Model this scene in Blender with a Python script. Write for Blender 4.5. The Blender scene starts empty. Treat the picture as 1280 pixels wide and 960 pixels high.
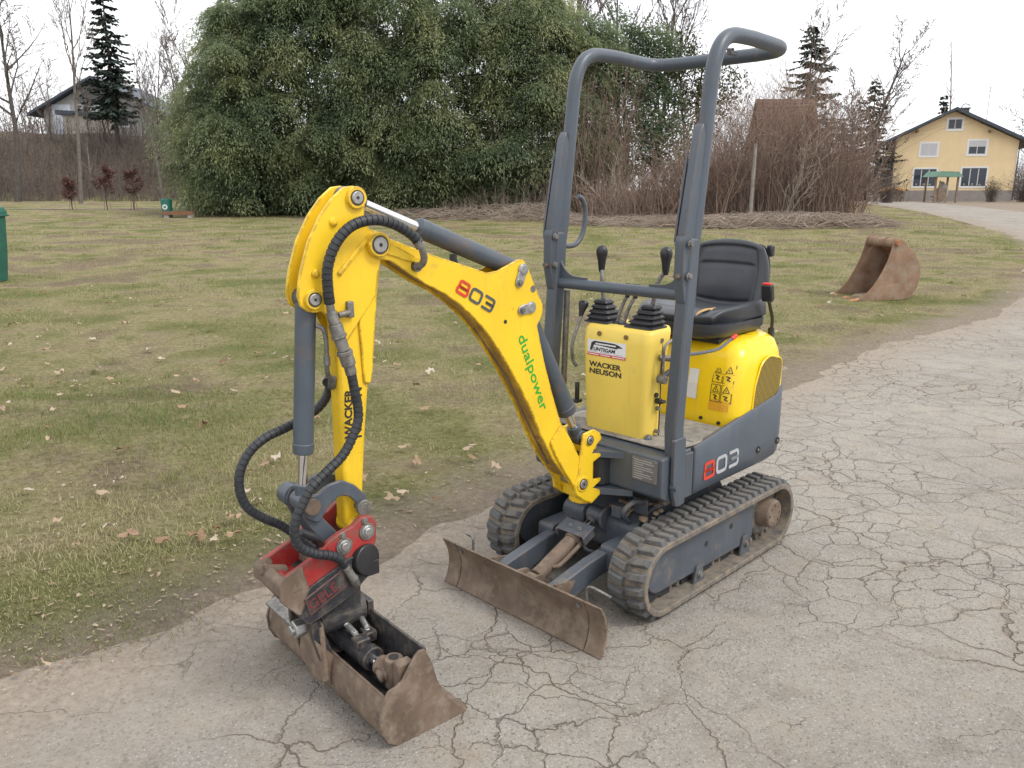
import bpy, bmesh, math, random
import numpy as np
from mathutils import Vector, Matrix, noise as mnoise

scene = bpy.context.scene
COL = scene.collection
R = math.radians
pi = math.pi

# ------------------------------------------------------------------ camera
cam_d = bpy.data.cameras.new('camera')
cam = bpy.data.objects.new('camera', cam_d)
COL.objects.link(cam)
cam.location = (0.0, 0.0, 1.6544)
cam.rotation_euler = (pi / 2 - 0.2353, 0.0, 0.0)
cam_d.sensor_width = 36.0
cam_d.lens = 36.0 * 1016.7 / 1280.0
cam_d.clip_start = 0.05
cam_d.clip_end = 2000.0
scene.camera = cam

# ------------------------------------------------------------------ world: bright overcast
SUN_EL, SUN_AZ = R(52), R(118)          # azimuth clockwise from +Y
world = bpy.data.worlds.new('World')
scene.world = world
world.use_nodes = True
wn = world.node_tree
wn.nodes.clear()
w_out = wn.nodes.new('ShaderNodeOutputWorld')
w_bg = wn.nodes.new('ShaderNodeBackground')
w_sky = wn.nodes.new('ShaderNodeTexSky')
w_sky.sky_type = 'NISHITA'
w_sky.sun_disc = False
w_sky.sun_elevation = SUN_EL
w_sky.sun_rotation = SUN_AZ
w_sky.air_density = 1.0
w_sky.dust_density = 3.0
w_hs = wn.nodes.new('ShaderNodeHueSaturation')
w_hs.inputs['Saturation'].default_value = 0.25
w_tc = wn.nodes.new('ShaderNodeTexCoord')
w_no = wn.nodes.new('ShaderNodeTexNoise')
w_no.inputs['Scale'].default_value = 2.2
w_no.inputs['Detail'].default_value = 5.0
w_rp = wn.nodes.new('ShaderNodeValToRGB')
w_rp.color_ramp.elements[0].position = 0.3
w_rp.color_ramp.elements[0].color = (9.0, 9.25, 9.7, 1)
w_rp.color_ramp.elements[1].position = 0.7
w_rp.color_ramp.elements[1].color = (11.6, 11.6, 11.7, 1)
w_mx = wn.nodes.new('ShaderNodeMix')
w_mx.data_type = 'RGBA'
w_mx.inputs['Factor'].default_value = 0.85     # cloud cover over the sky
wn.links.new(w_sky.outputs['Color'], w_hs.inputs['Color'])
wn.links.new(w_tc.outputs['Generated'], w_no.inputs['Vector'])
wn.links.new(w_no.outputs['Fac'], w_rp.inputs['Fac'])
wn.links.new(w_hs.outputs['Color'], w_mx.inputs['A'])
wn.links.new(w_rp.outputs['Color'], w_mx.inputs['B'])
wn.links.new(w_mx.outputs['Result'], w_bg.inputs['Color'])
wn.links.new(w_bg.outputs['Background'], w_out.inputs['Surface'])
w_bg.inputs['Strength'].default_value = 0.1

# ------------------------------------------------------------------ soft sun through the cloud
sun_d = bpy.data.lights.new('sun', 'SUN')
sun_d.energy = 1.3
sun_d.angle = R(18)
sun_d.color = (1.0, 0.97, 0.92)
sun = bpy.data.objects.new('sun', sun_d)
COL.objects.link(sun)
sdir = Vector((math.sin(SUN_AZ) * math.cos(SUN_EL), math.cos(SUN_AZ) * math.cos(SUN_EL), math.sin(SUN_EL)))
sun.rotation_euler = sdir.to_track_quat('Z', 'Y').to_euler()
sun.location = (6, -6, 12)

scene.view_settings.view_transform = 'Standard'
scene.view_settings.look = 'None'
scene.view_settings.gamma = 1.0
scene.view_settings.exposure = 0.68
scene.view_settings.use_curve_mapping = False
scene.cycles.max_bounces = 5
scene.cycles.diffuse_bounces = 3
scene.cycles.glossy_bounces = 3
scene.cycles.transparent_max_bounces = 8

# ================================================================== helpers
class G:
    """collects shapes; build() links them as one mesh object"""
    def __init__(s):
        s.v = []; s.f = []
    def add(s, vs, fs):
        o = len(s.v)
        s.v += [tuple(p) for p in vs]
        s.f += [tuple(i + o for i in f) for f in fs]
        return s
    def box(s, c, d, M=None):
        x, y, z = d[0] / 2, d[1] / 2, d[2] / 2
        vs = [Vector((a * x, b * y, e * z)) for a in (-1, 1) for b in (-1, 1) for e in (-1, 1)]
        if M is not None: vs = [M @ p for p in vs]
        vs = [p + Vector(c) for p in vs]
        return s.add(vs, [(0, 1, 3, 2), (4, 6, 7, 5), (0, 4, 5, 1), (2, 3, 7, 6), (0, 2, 6, 4), (1, 5, 7, 3)])
    def span(s, x0, x1, y0, y1, z0, z1):
        return s.box(((x0 + x1) / 2, (y0 + y1) / 2, (z0 + z1) / 2), (abs(x1 - x0), abs(y1 - y0), abs(z1 - z0)))
    def prism(s, poly, a, b, ax='y'):
        n = len(poly)
        def pt(p, t):
            if ax == 'y': return (p[0], t, p[1])
            if ax == 'x': return (t, p[0], p[1])
            return (p[0], p[1], t)
        vs = [pt(p, a) for p in poly] + [pt(p, b) for p in poly]
        fs = [tuple(range(n)), tuple(range(2 * n - 1, n - 1, -1))]
        fs += [(i, (i + 1) % n, n + (i + 1) % n, n + i) for i in range(n)]
        return s.add(vs, fs)
    def cyl(s, p0, p1, r0, r1=None, n=18, caps=True):
        r1 = r0 if r1 is None else r1
        p0, p1 = Vector(p0), Vector(p1)
        d = (p1 - p0).normalized()
        a = d.orthogonal().normalized(); b = d.cross(a)
        vs = []
        for p, r in ((p0, r0), (p1, r1)):
            vs += [p + (a * math.cos(2 * pi * i / n) + b * math.sin(2 * pi * i / n)) * r for i in range(n)]
        fs = [(i, (i + 1) % n, n + (i + 1) % n, n + i) for i in range(n)]
        if caps: fs += [tuple(range(n - 1, -1, -1)), tuple(range(n, 2 * n))]
        return s.add(vs, fs)
    def tube(s, pts, r, n=10, caps=True, flat=None):
        pts = [Vector(p) for p in pts]
        m = len(pts)
        tang = [(pts[min(i + 1, m - 1)] - pts[max(i - 1, 0)]).normalized() for i in range(m)]
        a = tang[0].orthogonal().normalized()
        vs = []
        for i in range(m):
            a = (a - tang[i] * a.dot(tang[i])).normalized()
            b = tang[i].cross(a)
            rr = r(i / (m - 1)) if callable(r) else r
            vs += [pts[i] + (a * math.cos(2 * pi * k / n) + b * math.sin(2 * pi * k / n)) * rr for k in range(n)]
        fs = [(i * n + k, i * n + (k + 1) % n, (i + 1) * n + (k + 1) % n, (i + 1) * n + k) for i in range(m - 1) for k in range(n)]
        if caps: fs += [tuple(range(n - 1, -1, -1)), tuple(range((m - 1) * n, m * n))]
        return s.add(vs, fs)
    def loft(s, secs, cap0=True, cap1=True, closed=True):
        n = len(secs[0]); m = len(secs)
        vs = [p for q in secs for p in q]
        kk = n if closed else n - 1
        fs = [(i * n + k, i * n + (k + 1) % n, (i + 1) * n + (k + 1) % n, (i + 1) * n + k) for i in range(m - 1) for k in range(kk)]
        if cap0: fs.append(tuple(range(n - 1, -1, -1)))
        if cap1: fs.append(tuple(range((m - 1) * n, m * n)))
        return s.add(vs, fs)
    def lathe(s, prof, o=(0, 0, 0), d=(0, 0, 1), n=20):
        o = Vector(o); d = Vector(d).normalized(); a = d.orthogonal().normalized(); b = d.cross(a)
        return s.loft([[o + d * z + (a * math.cos(2 * pi * k / n) + b * math.sin(2 * pi * k / n)) * r for k in range(n)] for r, z in prof])
    def ico(s, c, r, sub=2, sc=(1, 1, 1), jit=0, seed=0):
        bm = bmesh.new(); bmesh.ops.create_icosphere(bm, subdivisions=sub, radius=1.0)
        rnd = random.Random(seed)
        vs = []
        for v in bm.verts:
            k = r * (1 + jit * (rnd.random() - .5))
            vs.append((c[0] + v.co.x * k * sc[0], c[1] + v.co.y * k * sc[1], c[2] + v.co.z * k * sc[2]))
        fs = [tuple(v.index for v in f.verts) for f in bm.faces]
        bm.free()
        return s.add(vs, fs)
    def map(s, fn):
        s.v = [tuple(fn(Vector(p))) for p in s.v]
        return s

def link(name, me, mat, parent=None):
    o = bpy.data.objects.new(name, me)
    COL.objects.link(o)
    if mat is not None and me is not None and not me.materials: me.materials.append(mat)
    if parent is not None: o.parent = parent
    return o

def build(name, g, mat, parent=None, bevel=0.0, smooth=38, seg=2, recalc=True):
    me = bpy.data.meshes.new(name)
    me.from_pydata(g.v, [], g.f)
    if recalc:
        bm = bmesh.new(); bm.from_mesh(me)
        bmesh.ops.recalc_face_normals(bm, faces=bm.faces)
        bm.to_mesh(me); bm.free()
    me.update()
    if smooth:
        me.shade_smooth()
        me.set_sharp_from_angle(angle=R(smooth))
    o = link(name, me, mat, parent)
    if bevel:
        b = o.modifiers.new('bevel', 'BEVEL')
        b.width = bevel; b.segments = seg; b.limit_method = 'ANGLE'; b.angle_limit = R(32)
        b.use_clamp_overlap = True
    return o

def raw_mesh(name, V, F, mat, parent=None, smooth=False):
    """V (n,3) and F (m,3 or 4) numpy arrays, fast"""
    V = np.asarray(V, np.float32); F = np.asarray(F, np.int32)
    me = bpy.data.meshes.new(name)
    k = F.shape[1]
    me.vertices.add(len(V)); me.vertices.foreach_set('co', V.ravel())
    me.loops.add(F.size); me.loops.foreach_set('vertex_index', F.ravel())
    me.polygons.add(len(F)); me.polygons.foreach_set('loop_start', np.arange(len(F), dtype=np.int32) * k)
    if smooth: me.polygons.foreach_set('use_smooth', np.ones(len(F), bool))
    me.update(calc_edges=True)
    return link(name, me, mat, parent)

def curves(P, Rd, sides=3):
    """P (n,k,3) polylines, Rd (n,k) radii -> verts, quads of thin tubes"""
    n, k, _ = P.shape
    T = np.gradient(P, axis=1); T /= np.linalg.norm(T, axis=2, keepdims=True) + 1e-9
    up = np.where(np.abs(T[..., 2:3]) > .9, np.array([1., 0, 0]), np.array([0, 0, 1.]))
    A = np.cross(T, up); A /= np.linalg.norm(A, axis=2, keepdims=True) + 1e-9
    B = np.cross(T, A)
    an = np.arange(sides) * 2 * np.pi / sides
    V = P[:, :, None, :] + Rd[:, :, None, None] * (A[:, :, None, :] * np.cos(an)[None, None, :, None] + B[:, :, None, :] * np.sin(an)[None, None, :, None])
    base = (np.arange(n) * k * sides)[:, None, None]
    i = np.arange(k - 1)[None, :, None] * sides
    s = np.arange(sides)[None, None, :]
    s2 = (s + 1) % sides
    F = np.stack([base + i + s, base + i + s2, base + i + sides + s2, base + i + sides + s], -1).reshape(-1, 4)
    return V.reshape(-1, 3), F

def empty(name, loc=(0, 0, 0), rz=0.0):
    o = bpy.data.objects.new(name, None)
    COL.objects.link(o)
    o.location = loc; o.rotation_euler = (0, 0, rz); o.empty_display_size = .2
    return o

def tag(o, label=None, cat=None, group=None, kind=None):
    if label: o['label'] = label
    if cat: o['category'] = cat
    if group: o['group'] = group
    if kind: o['kind'] = kind
    return o

def cat_rom(pts, n=8):
    """smooth polyline through points"""
    P = [Vector(p) for p in pts]
    P = [P[0] * 2 - P[1]] + P + [P[-1] * 2 - P[-2]]
    out = []
    for i in range(1, len(P) - 2):
        a, b, c, d = P[i - 1], P[i], P[i + 1], P[i + 2]
        for k in range(n):
            t = k / n
            out.append(.5 * ((2 * b) + (c - a) * t + (2 * a - 5 * b + 4 * c - d) * t * t + (3 * b - a - 3 * c + d) * t ** 3))
    out.append(P[-2])
    return out

def arc_poly(pts, rad, n=5):
    """rounds the corners of a closed 2-D polygon; rad one number or one per corner"""
    m = len(pts); out = []
    for i in range(m):
        p = Vector(pts[i]); a = Vector(pts[i - 1]); b = Vector(pts[(i + 1) % m])
        r = rad[i] if isinstance(rad, (list, tuple)) else rad
        if r <= 0: out.append(tuple(p)); continue
        d0 = min(r, (a - p).length * .45); d1 = min(r, (b - p).length * .45)
        q0 = p + (a - p).normalized() * d0; q1 = p + (b - p).normalized() * d1
        for k in range(n + 1):
            t = k / n
            out.append(tuple(q0 * (1 - t) ** 2 + p * 2 * t * (1 - t) + q1 * t * t))
    return out

def circ(c, r, a0=0, a1=360, n=12):
    return [(c[0] + r * math.cos(R(a0 + (a1 - a0) * i / n)), c[1] + r * math.sin(R(a0 + (a1 - a0) * i / n))) for i in range(n + 1)]

# ------------------------------------------------------------------ materials
class M:
    def __init__(s, name, rough=.6, metal=0.0, spec=.5):
        s.m = bpy.data.materials.new(name); s.m.use_nodes = True
        s.nt = s.m.node_tree; s.N = s.nt.nodes; s.L = s.nt.links
        s.b = s.N['Principled BSDF']
        s.b.inputs['Roughness'].default_value = rough
        s.b.inputs['Metallic'].default_value = metal
        s.b.inputs['Specular IOR Level'].default_value = spec
        s._oc = None
    def set(s, k, v):
        if hasattr(v, 'is_output') or isinstance(v, bpy.types.NodeSocket): s.L.new(v, s.b.inputs[k])
        else: s.b.inputs[k].default_value = (*v, 1) if isinstance(v, tuple) and len(v) == 3 else v
        return s
    def oc(s, kind='Object'):
        t = s.N.new('ShaderNodeTexCoord'); return t.outputs[kind]
    def geo(s, k): return s.N.new('ShaderNodeNewGeometry').outputs[k]
    def attr(s, k):
        a = s.N.new('ShaderNodeAttribute'); a.attribute_name = k; return a.outputs['Fac']
    def _in(s, sock, v):
        if isinstance(v, bpy.types.NodeSocket): s.L.new(v, sock)
        elif isinstance(v, tuple) and len(v) == 3 and sock.type == 'RGBA': sock.default_value = (*v, 1)
        else: sock.default_value = v
    def scale(s, vec, k):
        n = s.N.new('ShaderNodeMapping'); s.L.new(vec, n.inputs['Vector']); n.inputs['Scale'].default_value = k; return n.outputs[0]
    def noise(s, scale, detail=4, rough=.55, vec=None, dist=0.0, out='Fac'):
        n = s.N.new('ShaderNodeTexNoise'); n.inputs['Scale'].default_value = scale
        n.inputs['Detail'].default_value = detail; n.inputs['Roughness'].default_value = rough; n.inputs['Distortion'].default_value = dist
        s.L.new(vec if vec is not None else s.oc(), n.inputs['Vector']); return n.outputs[out]
    def voro(s, scale, vec=None, feat='F1', out='Distance', rnd=1.0):
        n = s.N.new('ShaderNodeTexVoronoi'); n.feature = feat; n.inputs['Scale'].default_value = scale
        n.inputs['Randomness'].default_value = rnd
        s.L.new(vec if vec is not None else s.oc(), n.inputs['Vector']); return n.outputs[out]
    def ramp(s, f, stops, interp='LINEAR'):
        n = s.N.new('ShaderNodeValToRGB'); cr = n.color_ramp; cr.interpolation = interp
        while len(cr.elements) < len(stops): cr.elements.new(.5)
        for e, (p, c) in zip(cr.elements, stops):
            e.position = p
            e.color = (*c, 1) if isinstance(c, tuple) else (c, c, c, 1)
        s._in(n.inputs['Fac'], f); return n.outputs['Color']
    def mix(s, f, a, b, mode='MIX'):
        n = s.N.new('ShaderNodeMix'); n.data_type = 'RGBA'; n.blend_type = mode
        s._in(n.inputs['Factor'], f); s._in(n.inputs['A'], a); s._in(n.inputs['B'], b); return n.outputs['Result']
    def math(s, op, a, b=0.0, c=None, clamp=False):
        n = s.N.new('ShaderNodeMath'); n.operation = op; n.use_clamp = clamp
        s._in(n.inputs[0], a); s._in(n.inputs[1], b)
        if c is not None: s._in(n.inputs[2], c)
        return n.outputs[0]
    def mr(s, v, a, b, c=0.0, d=1.0):
        n = s.N.new('ShaderNodeMapRange'); s._in(n.inputs[0], v)
        for i, k in enumerate((a, b, c, d)): n.inputs[i + 1].default_value = k
        return n.outputs[0]
    def bump(s, h, strength=.3, dist=.01):
        n = s.N.new('ShaderNodeBump'); n.inputs['Strength'].default_value = strength; n.inputs['Distance'].default_value = dist
        s._in(n.inputs['Height'], h); s.L.new(n.outputs[0], s.b.inputs['Normal']); return s
    def up(s):
        x = s.N.new('ShaderNodeSeparateXYZ'); s.L.new(s.geo('Normal'), x.inputs[0]); return x.outputs['Z']
    def sep(s, vec, k):
        x = s.N.new('ShaderNodeSeparateXYZ'); s.L.new(vec, x.inputs[0]); return x.outputs[k]
    def edge(s, rad=.006):
        """1 on sharp outer edges"""
        b = s.N.new('ShaderNodeBevel'); b.samples = 3; b.inputs['Radius'].default_value = rad
        d = s.N.new('ShaderNodeVectorMath'); d.operation = 'DOT_PRODUCT'
        s.L.new(b.outputs[0], d.inputs[0]); s.L.new(s.geo('Normal'), d.inputs[1])
        return s.mr(d.outputs['Value'], .998, .90)

def paint(name, col, rough=.42, mud=(.20, .14, .085), mud_amt=.35, chip=(.10, .055, .03), chips=.5, vary=.12, edge=True, scale=1.0, mud_low=None):
    """worn machine paint: fine tone changes, mud film, chipped edges"""
    m = M(name, rough)
    dark = tuple(c * (1 - vary) for c in col); lite = tuple(min(1, c * (1 + vary * .6)) for c in col)
    c = m.ramp(m.noise(5 * scale, 5), [(.3, dark), (.7, lite)])
    d = m.noise(9 * scale, 8, .68)
    f = m.ramp(d, [(.72 - .32 * mud_amt, 0.0), (.86 - .2 * mud_amt, 1.0)])
    if mud_low is not None:
        z = m.sep(m.oc(), 'Z')
        low = m.mr(m.math('ADD', z, m.math('MULTIPLY', m.noise(7, 4), .25)), mud_low + .18, mud_low)
        f = m.math('MAXIMUM', f, m.math('MULTIPLY', low, m.mr(m.noise(26, 6, .7), .38, .6)))
    f = m.math('MULTIPLY', f, .75)
    run = m.math('MULTIPLY', m.ramp(m.noise(1.0, 7, .7, m.scale(m.oc(), (38, 38, 3.5))), [(.52, 0.0), (.75, 1.0)]), m.ramp(m.noise(3.1, 4, .6), [(.40, 0.0), (.62, .42)]))
    f = m.math('MAXIMUM', f, run)
    c = m.mix(f, c, mud)
    fine = m.ramp(m.noise(60 * scale, 6, .75), [(.66, 0.0), (.72, 1.0)])
    k = m.math('MULTIPLY', fine, .28 * chips)
    if edge:
        e = m.math('MULTIPLY', m.edge(.009), m.ramp(m.noise(30, 6, .75), [(.44, 0.0), (.53, 1.0)]))
        k = m.math('MAXIMUM', k, m.math('MULTIPLY', e, .95 * min(1, chips * 1.6), clamp=True))
    sc_ = m.math('MULTIPLY', m.ramp(m.noise(1.0, 4, .6, m.scale(m.oc(), (26, 60, 190)), .6), [(.66, 0.0), (.70, 1.0)]), m.ramp(m.noise(4.3, 3, .6), [(.50, 0.0), (.60, .75)]))
    k = m.math('MAXIMUM', k, m.math('MULTIPLY', sc_, min(.8, chips)))
    big = m.ramp(m.noise(13, 8, .8), [(.665, 0.0), (.685, 1.0)])
    k = m.math('MAXIMUM', k, m.math('MULTIPLY', big, min(.9, chips)))
    c = m.mix(k, c, chip)
    m.set('Base Color', c)
    m.set('Roughness', m.mix(f, (rough, rough, rough), (.85, .85, .85)))
    m.bump(m.noise(150, 3), .06, .002)
    return m.m

def plain(name, col, rough=.6, metal=0.0, vary=.2, scale=20, bump=.15):
    m = M(name, rough, metal)
    m.set('Base Color', m.ramp(m.noise(scale, 6, .65), [(.3, tuple(c * (1 - vary) for c in col)), (.7, tuple(min(1, c * (1 + vary)) for c in col))]))
    if bump: m.bump(m.noise(scale * 4, 4), bump, .004)
    return m.m

def flat(name, col, rough=.6):
    m = M(name, rough); m.set('Base Color', m.ramp(m.noise(90, 4), [(.25, tuple(c * .86 for c in col)), (.75, col)])); return m.m
# ================================================================== the setting
rng = np.random.default_rng(11)
random.seed(5)

def sstep(a, b, x):
    t = np.clip((np.asarray(x, float) - a) / (b - a), 0, 1)
    return t * t * (3 - 2 * t)

def terrain(X, Y):
    """height of the land: level by the road, a slight rise far off, a bank on the far left"""
    X = np.asarray(X, float); Y = np.asarray(Y, float)
    z = .62 * sstep(20, 70, Y)
    wob = 1.1 * np.sin(X * .23) + .8 * np.sin(X * .61 + 1.3)
    z = z + (6.3 + .28 * wob * (1 - sstep(84.5, 87, Y))) * sstep(72.5 + wob, 85 + wob * .4, Y) * (1 - sstep(-14, 2, X))
    return z

def tz(x, y): return float(terrain(x, y))

# left edge of the lane, from behind the camera to the house
EDGE = np.array([(-12, -8.5), (-6.5, -2.6), (-1.65, 2.5), (-.33, 3.9), (2.44, 6.9), (3.94, 8.55), (8.02, 12.71), (13.3, 20.3), (18.6, 30.95), (22.0, 41), (24.4, 50), (26.4, 60), (27.4, 68), (27.2, 84)], float)
EDGE = np.array([tuple(p)[:2] for p in cat_rom([(a, b, 0) for a, b in EDGE], 10)])

def edge_dist(X, Y):
    """signed distance to the lane's left edge, positive on the grass"""
    X = np.asarray(X, float).ravel(); Y = np.asarray(Y, float).ravel()
    best = np.full(X.shape, 1e9); sg = np.ones(X.shape)
    for (a, b), (c, d) in zip(EDGE[:-1], EDGE[1:]):
        dx, dy = c - a, d - b; l2 = dx * dx + dy * dy
        t = np.clip(((X - a) * dx + (Y - b) * dy) / l2, 0, 1)
        px, py = X - a - t * dx, Y - b - t * dy
        ds = px * px + py * py
        cr = dx * py - dy * px
        up = ds < best
        best = np.where(up, ds, best); sg = np.where(up, np.sign(cr), sg)
    return np.sqrt(best) * sg

def vnoise(X, Y, f, seed=0):
    """smooth 2-D value noise in 0..1"""
    r = np.random.default_rng(100 + seed).random((256, 256))
    x = np.asarray(X) * f + 37.3; y = np.asarray(Y) * f + 11.7
    xi = np.floor(x).astype(int); yi = np.floor(y).astype(int)
    u = x - xi; v = y - yi; u = u * u * (3 - 2 * u); v = v * v * (3 - 2 * v)
    g = lambda i, j: r[(xi + i) % 256, (yi + j) % 256]
    return (g(0, 0) * (1 - u) + g(1, 0) * u) * (1 - v) + (g(0, 1) * (1 - u) + g(1, 1) * u) * v

# ---- materials of the ground
m = M('grass_ground', .95, spec=.15)
co = m.oc()
patch = m.math('ADD', m.math('MULTIPLY', m.noise(.55, 5, .6, co), .6), m.math('MULTIPLY', m.noise(.14, 4, .55, co), .4))
c = m.ramp(patch, [(.40, (.135, .150, .050)), (.46, (.20, .195, .080)), (.51, (.30, .262, .145)), (.57, (.205, .16, .11))])
fine = m.noise(22, 8, .8, co)
c = m.mix(m.ramp(fine, [(.38, .0), (.58, 1.0)]), m.mix(.8, c, (.36, .32, .24), 'MULTIPLY'), c)
straw = m.noise(60, 6, .8, m.scale(co, (1, 2.6, 1)))
c = m.mix(m.ramp(straw, [(.55, 0.0), (.68, .75)]), c, (.42, .36, .20))
bare = m.ramp(m.noise(.9, 6, .65, m.scale(co, (1.0, 1.6, 1))), [(.56, 0.0), (.70, .75)])
c = m.mix(bare, c, m.ramp(m.noise(40, 6, .8, co), [(.3, (.15, .11, .075)), (.7, (.30, .235, .17))]))
e = m.attr('edge')
en = m.math('ADD', e, m.math('MULTIPLY', m.math('SUBTRACT', m.noise(1.8, 7, .7, co), .5), .9))
dirt = m.ramp(m.noise(30, 8, .8, co), [(.25, (.13, .10, .075)), (.5, (.24, .195, .15)), (.75, (.36, .31, .255))])
c = m.mix(m.mr(en, .55, .05), c, dirt)
bank = m.mr(m.math('ADD', m.sep(co, 'Z'), m.noise(1.2, 5, .6, co)), 1.1, 1.8)
c = m.mix(bank, c, m.ramp(m.noise(3, 6, .7, co), [(.3, (.075, .06, .048)), (.7, (.15, .12, .09))]))
m.set('Base Color', c)
h = m.math('ADD', m.noise(45, 8, .8, co), m.math('MULTIPLY', m.noise(9, 5, .6, co), 1.5))
m.bump(h, .9, .03)
MAT_GROUND = m.m

m = M('asphalt', .9, spec=.25)
co = m.oc()
warp = m.noise(1.7, 5, .6, co, out='Color')
vm = m.N.new('ShaderNodeVectorMath'); vm.operation = 'MULTIPLY_ADD'
m.L.new(warp, vm.inputs[0]); vm.inputs[1].default_value = (.42, .42, 0); m.L.new(co, vm.inputs[2])
w2 = m.noise(14, 4, .7, co, out='Color')
vm2 = m.N.new('ShaderNodeVectorMath'); vm2.operation = 'MULTIPLY_ADD'
m.L.new(w2, vm2.inputs[0]); vm2.inputs[1].default_value = (.06, .06, 0); m.L.new(vm.outputs[0], vm2.inputs[2])
wv = vm2.outputs[0]
flatv = m.scale(wv, (1, 1, 0))
d1 = m.voro(2.35, flatv, 'DISTANCE_TO_EDGE')
d2 = m.voro(5.2, m.scale(flatv, (1, 1.15, 0)), 'DISTANCE_TO_EDGE')
wid = m.mr(m.noise(1.6, 5, .65, co), .38, .72, .004, .018)
crk1 = m.math('SUBTRACT', 1.0, m.math('DIVIDE', d1, wid), clamp=True)
gate = m.ramp(m.noise(.7, 4, .6, co), [(.47, 0.0), (.58, 1.0)])
gate2 = m.ramp(m.noise(.75, 4, .6, m.scale(co, (1.3, .8, 1))), [(.38, 0.0), (.48, .45), (.62, 1.0)])
crk1 = m.math('MULTIPLY', crk1, gate2)
crk2 = m.math('MULTIPLY', m.math('SUBTRACT', 1.0, m.math('DIVIDE', d2, .018), clamp=True), m.math('MULTIPLY', gate, .75))
crk = m.math('MAXIMUM', crk1, crk2)
tone = m.noise(.8, 6, .6, co)
base = m.ramp(tone, [(.3, (.300, .277, .246)), (.7, (.382, .355, .316))])
grit = m.noise(140, 5, .85, co)
base = m.mix(m.ramp(grit, [(.40, .6), (.60, 0.0)]), base, m.mix(.75, base, (.36, .33, .30), 'MULTIPLY'))
base = m.mix(m.ramp(m.voro(62, co), [(.10, .7), (.26, 0.0)]), base, (.47, .45, .42))
base = m.mix(m.ramp(m.noise(75, 6, .85, co), [(.34, .75), (.47, 0.0)]), base, (.125, .11, .095))
base = m.mix(m.ramp(m.noise(5.5, 8, .75, co), [(.36, .55), (.52, 0.0)]), base, m.mix(1.0, base, (.66, .62, .57), 'MULTIPLY'))
stone = m.math('MULTIPLY', m.ramp(m.voro(17, co), [(.05, 1.0), (.11, 0.0)]), m.ramp(m.noise(6, 2, .5, co), [(.55, 0.0), (.62, 1.0)]))
base = m.mix(m.math('MULTIPLY', stone, .6), base, (.50, .48, .45))
dust = m.ramp(m.noise(3.2, 7, .7, co), [(.50, 0.0), (.72, .55)])
base = m.mix(dust, base, (.325, .27, .21))
near = m.math('MULTIPLY', crk, .0)
halo = m.math('MULTIPLY', m.math('SUBTRACT', 1.0, m.math('DIVIDE', d1, .09), clamp=True), m.math('MULTIPLY', gate2, .38))
base = m.mix(halo, base, (.27, .215, .165))
base = m.mix(m.math('MULTIPLY', crk, .43), base, m.ramp(m.noise(8, 3, .6, co), [(.4, (.095, .075, .06)), (.65, (.19, .15, .11))]))
e = m.attr('edge')
en = m.math('ADD', e, m.math('MULTIPLY', m.math('SUBTRACT', m.noise(2.2, 7, .7, co), .5), .9))
base = m.mix(m.mr(en, .75, .08), base, m.ramp(m.noise(26, 8, .8, co), [(.3, (.185, .148, .115)), (.7, (.36, .31, .255))]))
m.set('Base Color', base)
hh = m.math('SUBTRACT', m.math('MULTIPLY', grit, .25), m.math('MULTIPLY', crk, 1.0))
hh = m.math('ADD', hh, m.math('MULTIPLY', m.noise(12, 4, .6, co), .35))
hh = m.math('ADD', hh, m.math('MULTIPLY', m.mr(m.voro(55, co), .0, .3, .35, 0.0), 1.0))
m.bump(hh, 1.0, .018)
MAT_ROAD = m.m

# ---- ground sheet
xs = np.unique(np.concatenate([np.linspace(-400, -60, 30), np.linspace(-60, -12, 44), np.linspace(-12, -5, 34), np.linspace(-5, 7, 125), np.linspace(7, 16, 50), np.linspace(16, 60, 54), np.linspace(60, 400, 30)]))
ys = np.unique(np.concatenate([np.linspace(-60, -2, 12), np.linspace(-2, 1.5, 15), np.linspace(1.5, 9, 92), np.linspace(9, 20, 60), np.linspace(20, 90, 72), np.linspace(90, 700, 40)]))
GX, GY = np.meshgrid(xs, ys)
ED = edge_dist(GX, GY).reshape(GX.shape)
GZ = terrain(GX, GY)
bump = (vnoise(GX, GY, .7, 1) - .5) * .05 + (vnoise(GX, GY, 2.7, 2) - .5) * .03 + (vnoise(GX, GY, 8, 3) - .5) * .016
lip = -.035 + .05 * sstep(-.40, .12, ED + (vnoise(GX, GY, 2.1, 4) - .5) * .30 + (vnoise(GX, GY, 7, 5) - .5) * .14)
GZ = GZ + lip + bump * sstep(-.2, .6, ED)
V = np.stack([GX, GY, GZ], -1).reshape(-1, 3)
ny, nx = GX.shape
idx = np.arange(ny * nx).reshape(ny, nx)
F = np.stack([idx[:-1, :-1], idx[:-1, 1:], idx[1:, 1:], idx[1:, :-1]], -1).reshape(-1, 4)
ground = raw_mesh('grass_field', V, F, MAT_GROUND, smooth=True)
at_ = ground.data.attributes.new('edge', 'FLOAT', 'POINT')
at_.data.foreach_set('value', ED.ravel().astype(np.float32))
tag(ground, 'worn winter grass field with dry and bare patches beside the lane', kind='structure')

def ground_z(X, Y):
    X = np.asarray(X, float); Y = np.asarray(Y, float)
    e = edge_dist(X, Y).reshape(X.shape)
    b = (vnoise(X, Y, .7, 1) - .5) * .05 + (vnoise(X, Y, 2.7, 2) - .5) * .03 + (vnoise(X, Y, 8, 3) - .5) * .016
    return terrain(X, Y) + .015 + b * sstep(-.2, .6, e)

# ---- the lane
n_s = len(EDGE)
tan = np.gradient(EDGE, axis=0); tan /= np.linalg.norm(tan, axis=1, keepdims=True)
nrm = np.stack([tan[:, 1], -tan[:, 0]], 1)
width = np.interp(EDGE[:, 1], [0, 12, 25, 60], [9.5, 8.0, 6.0, 5.0])
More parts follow.
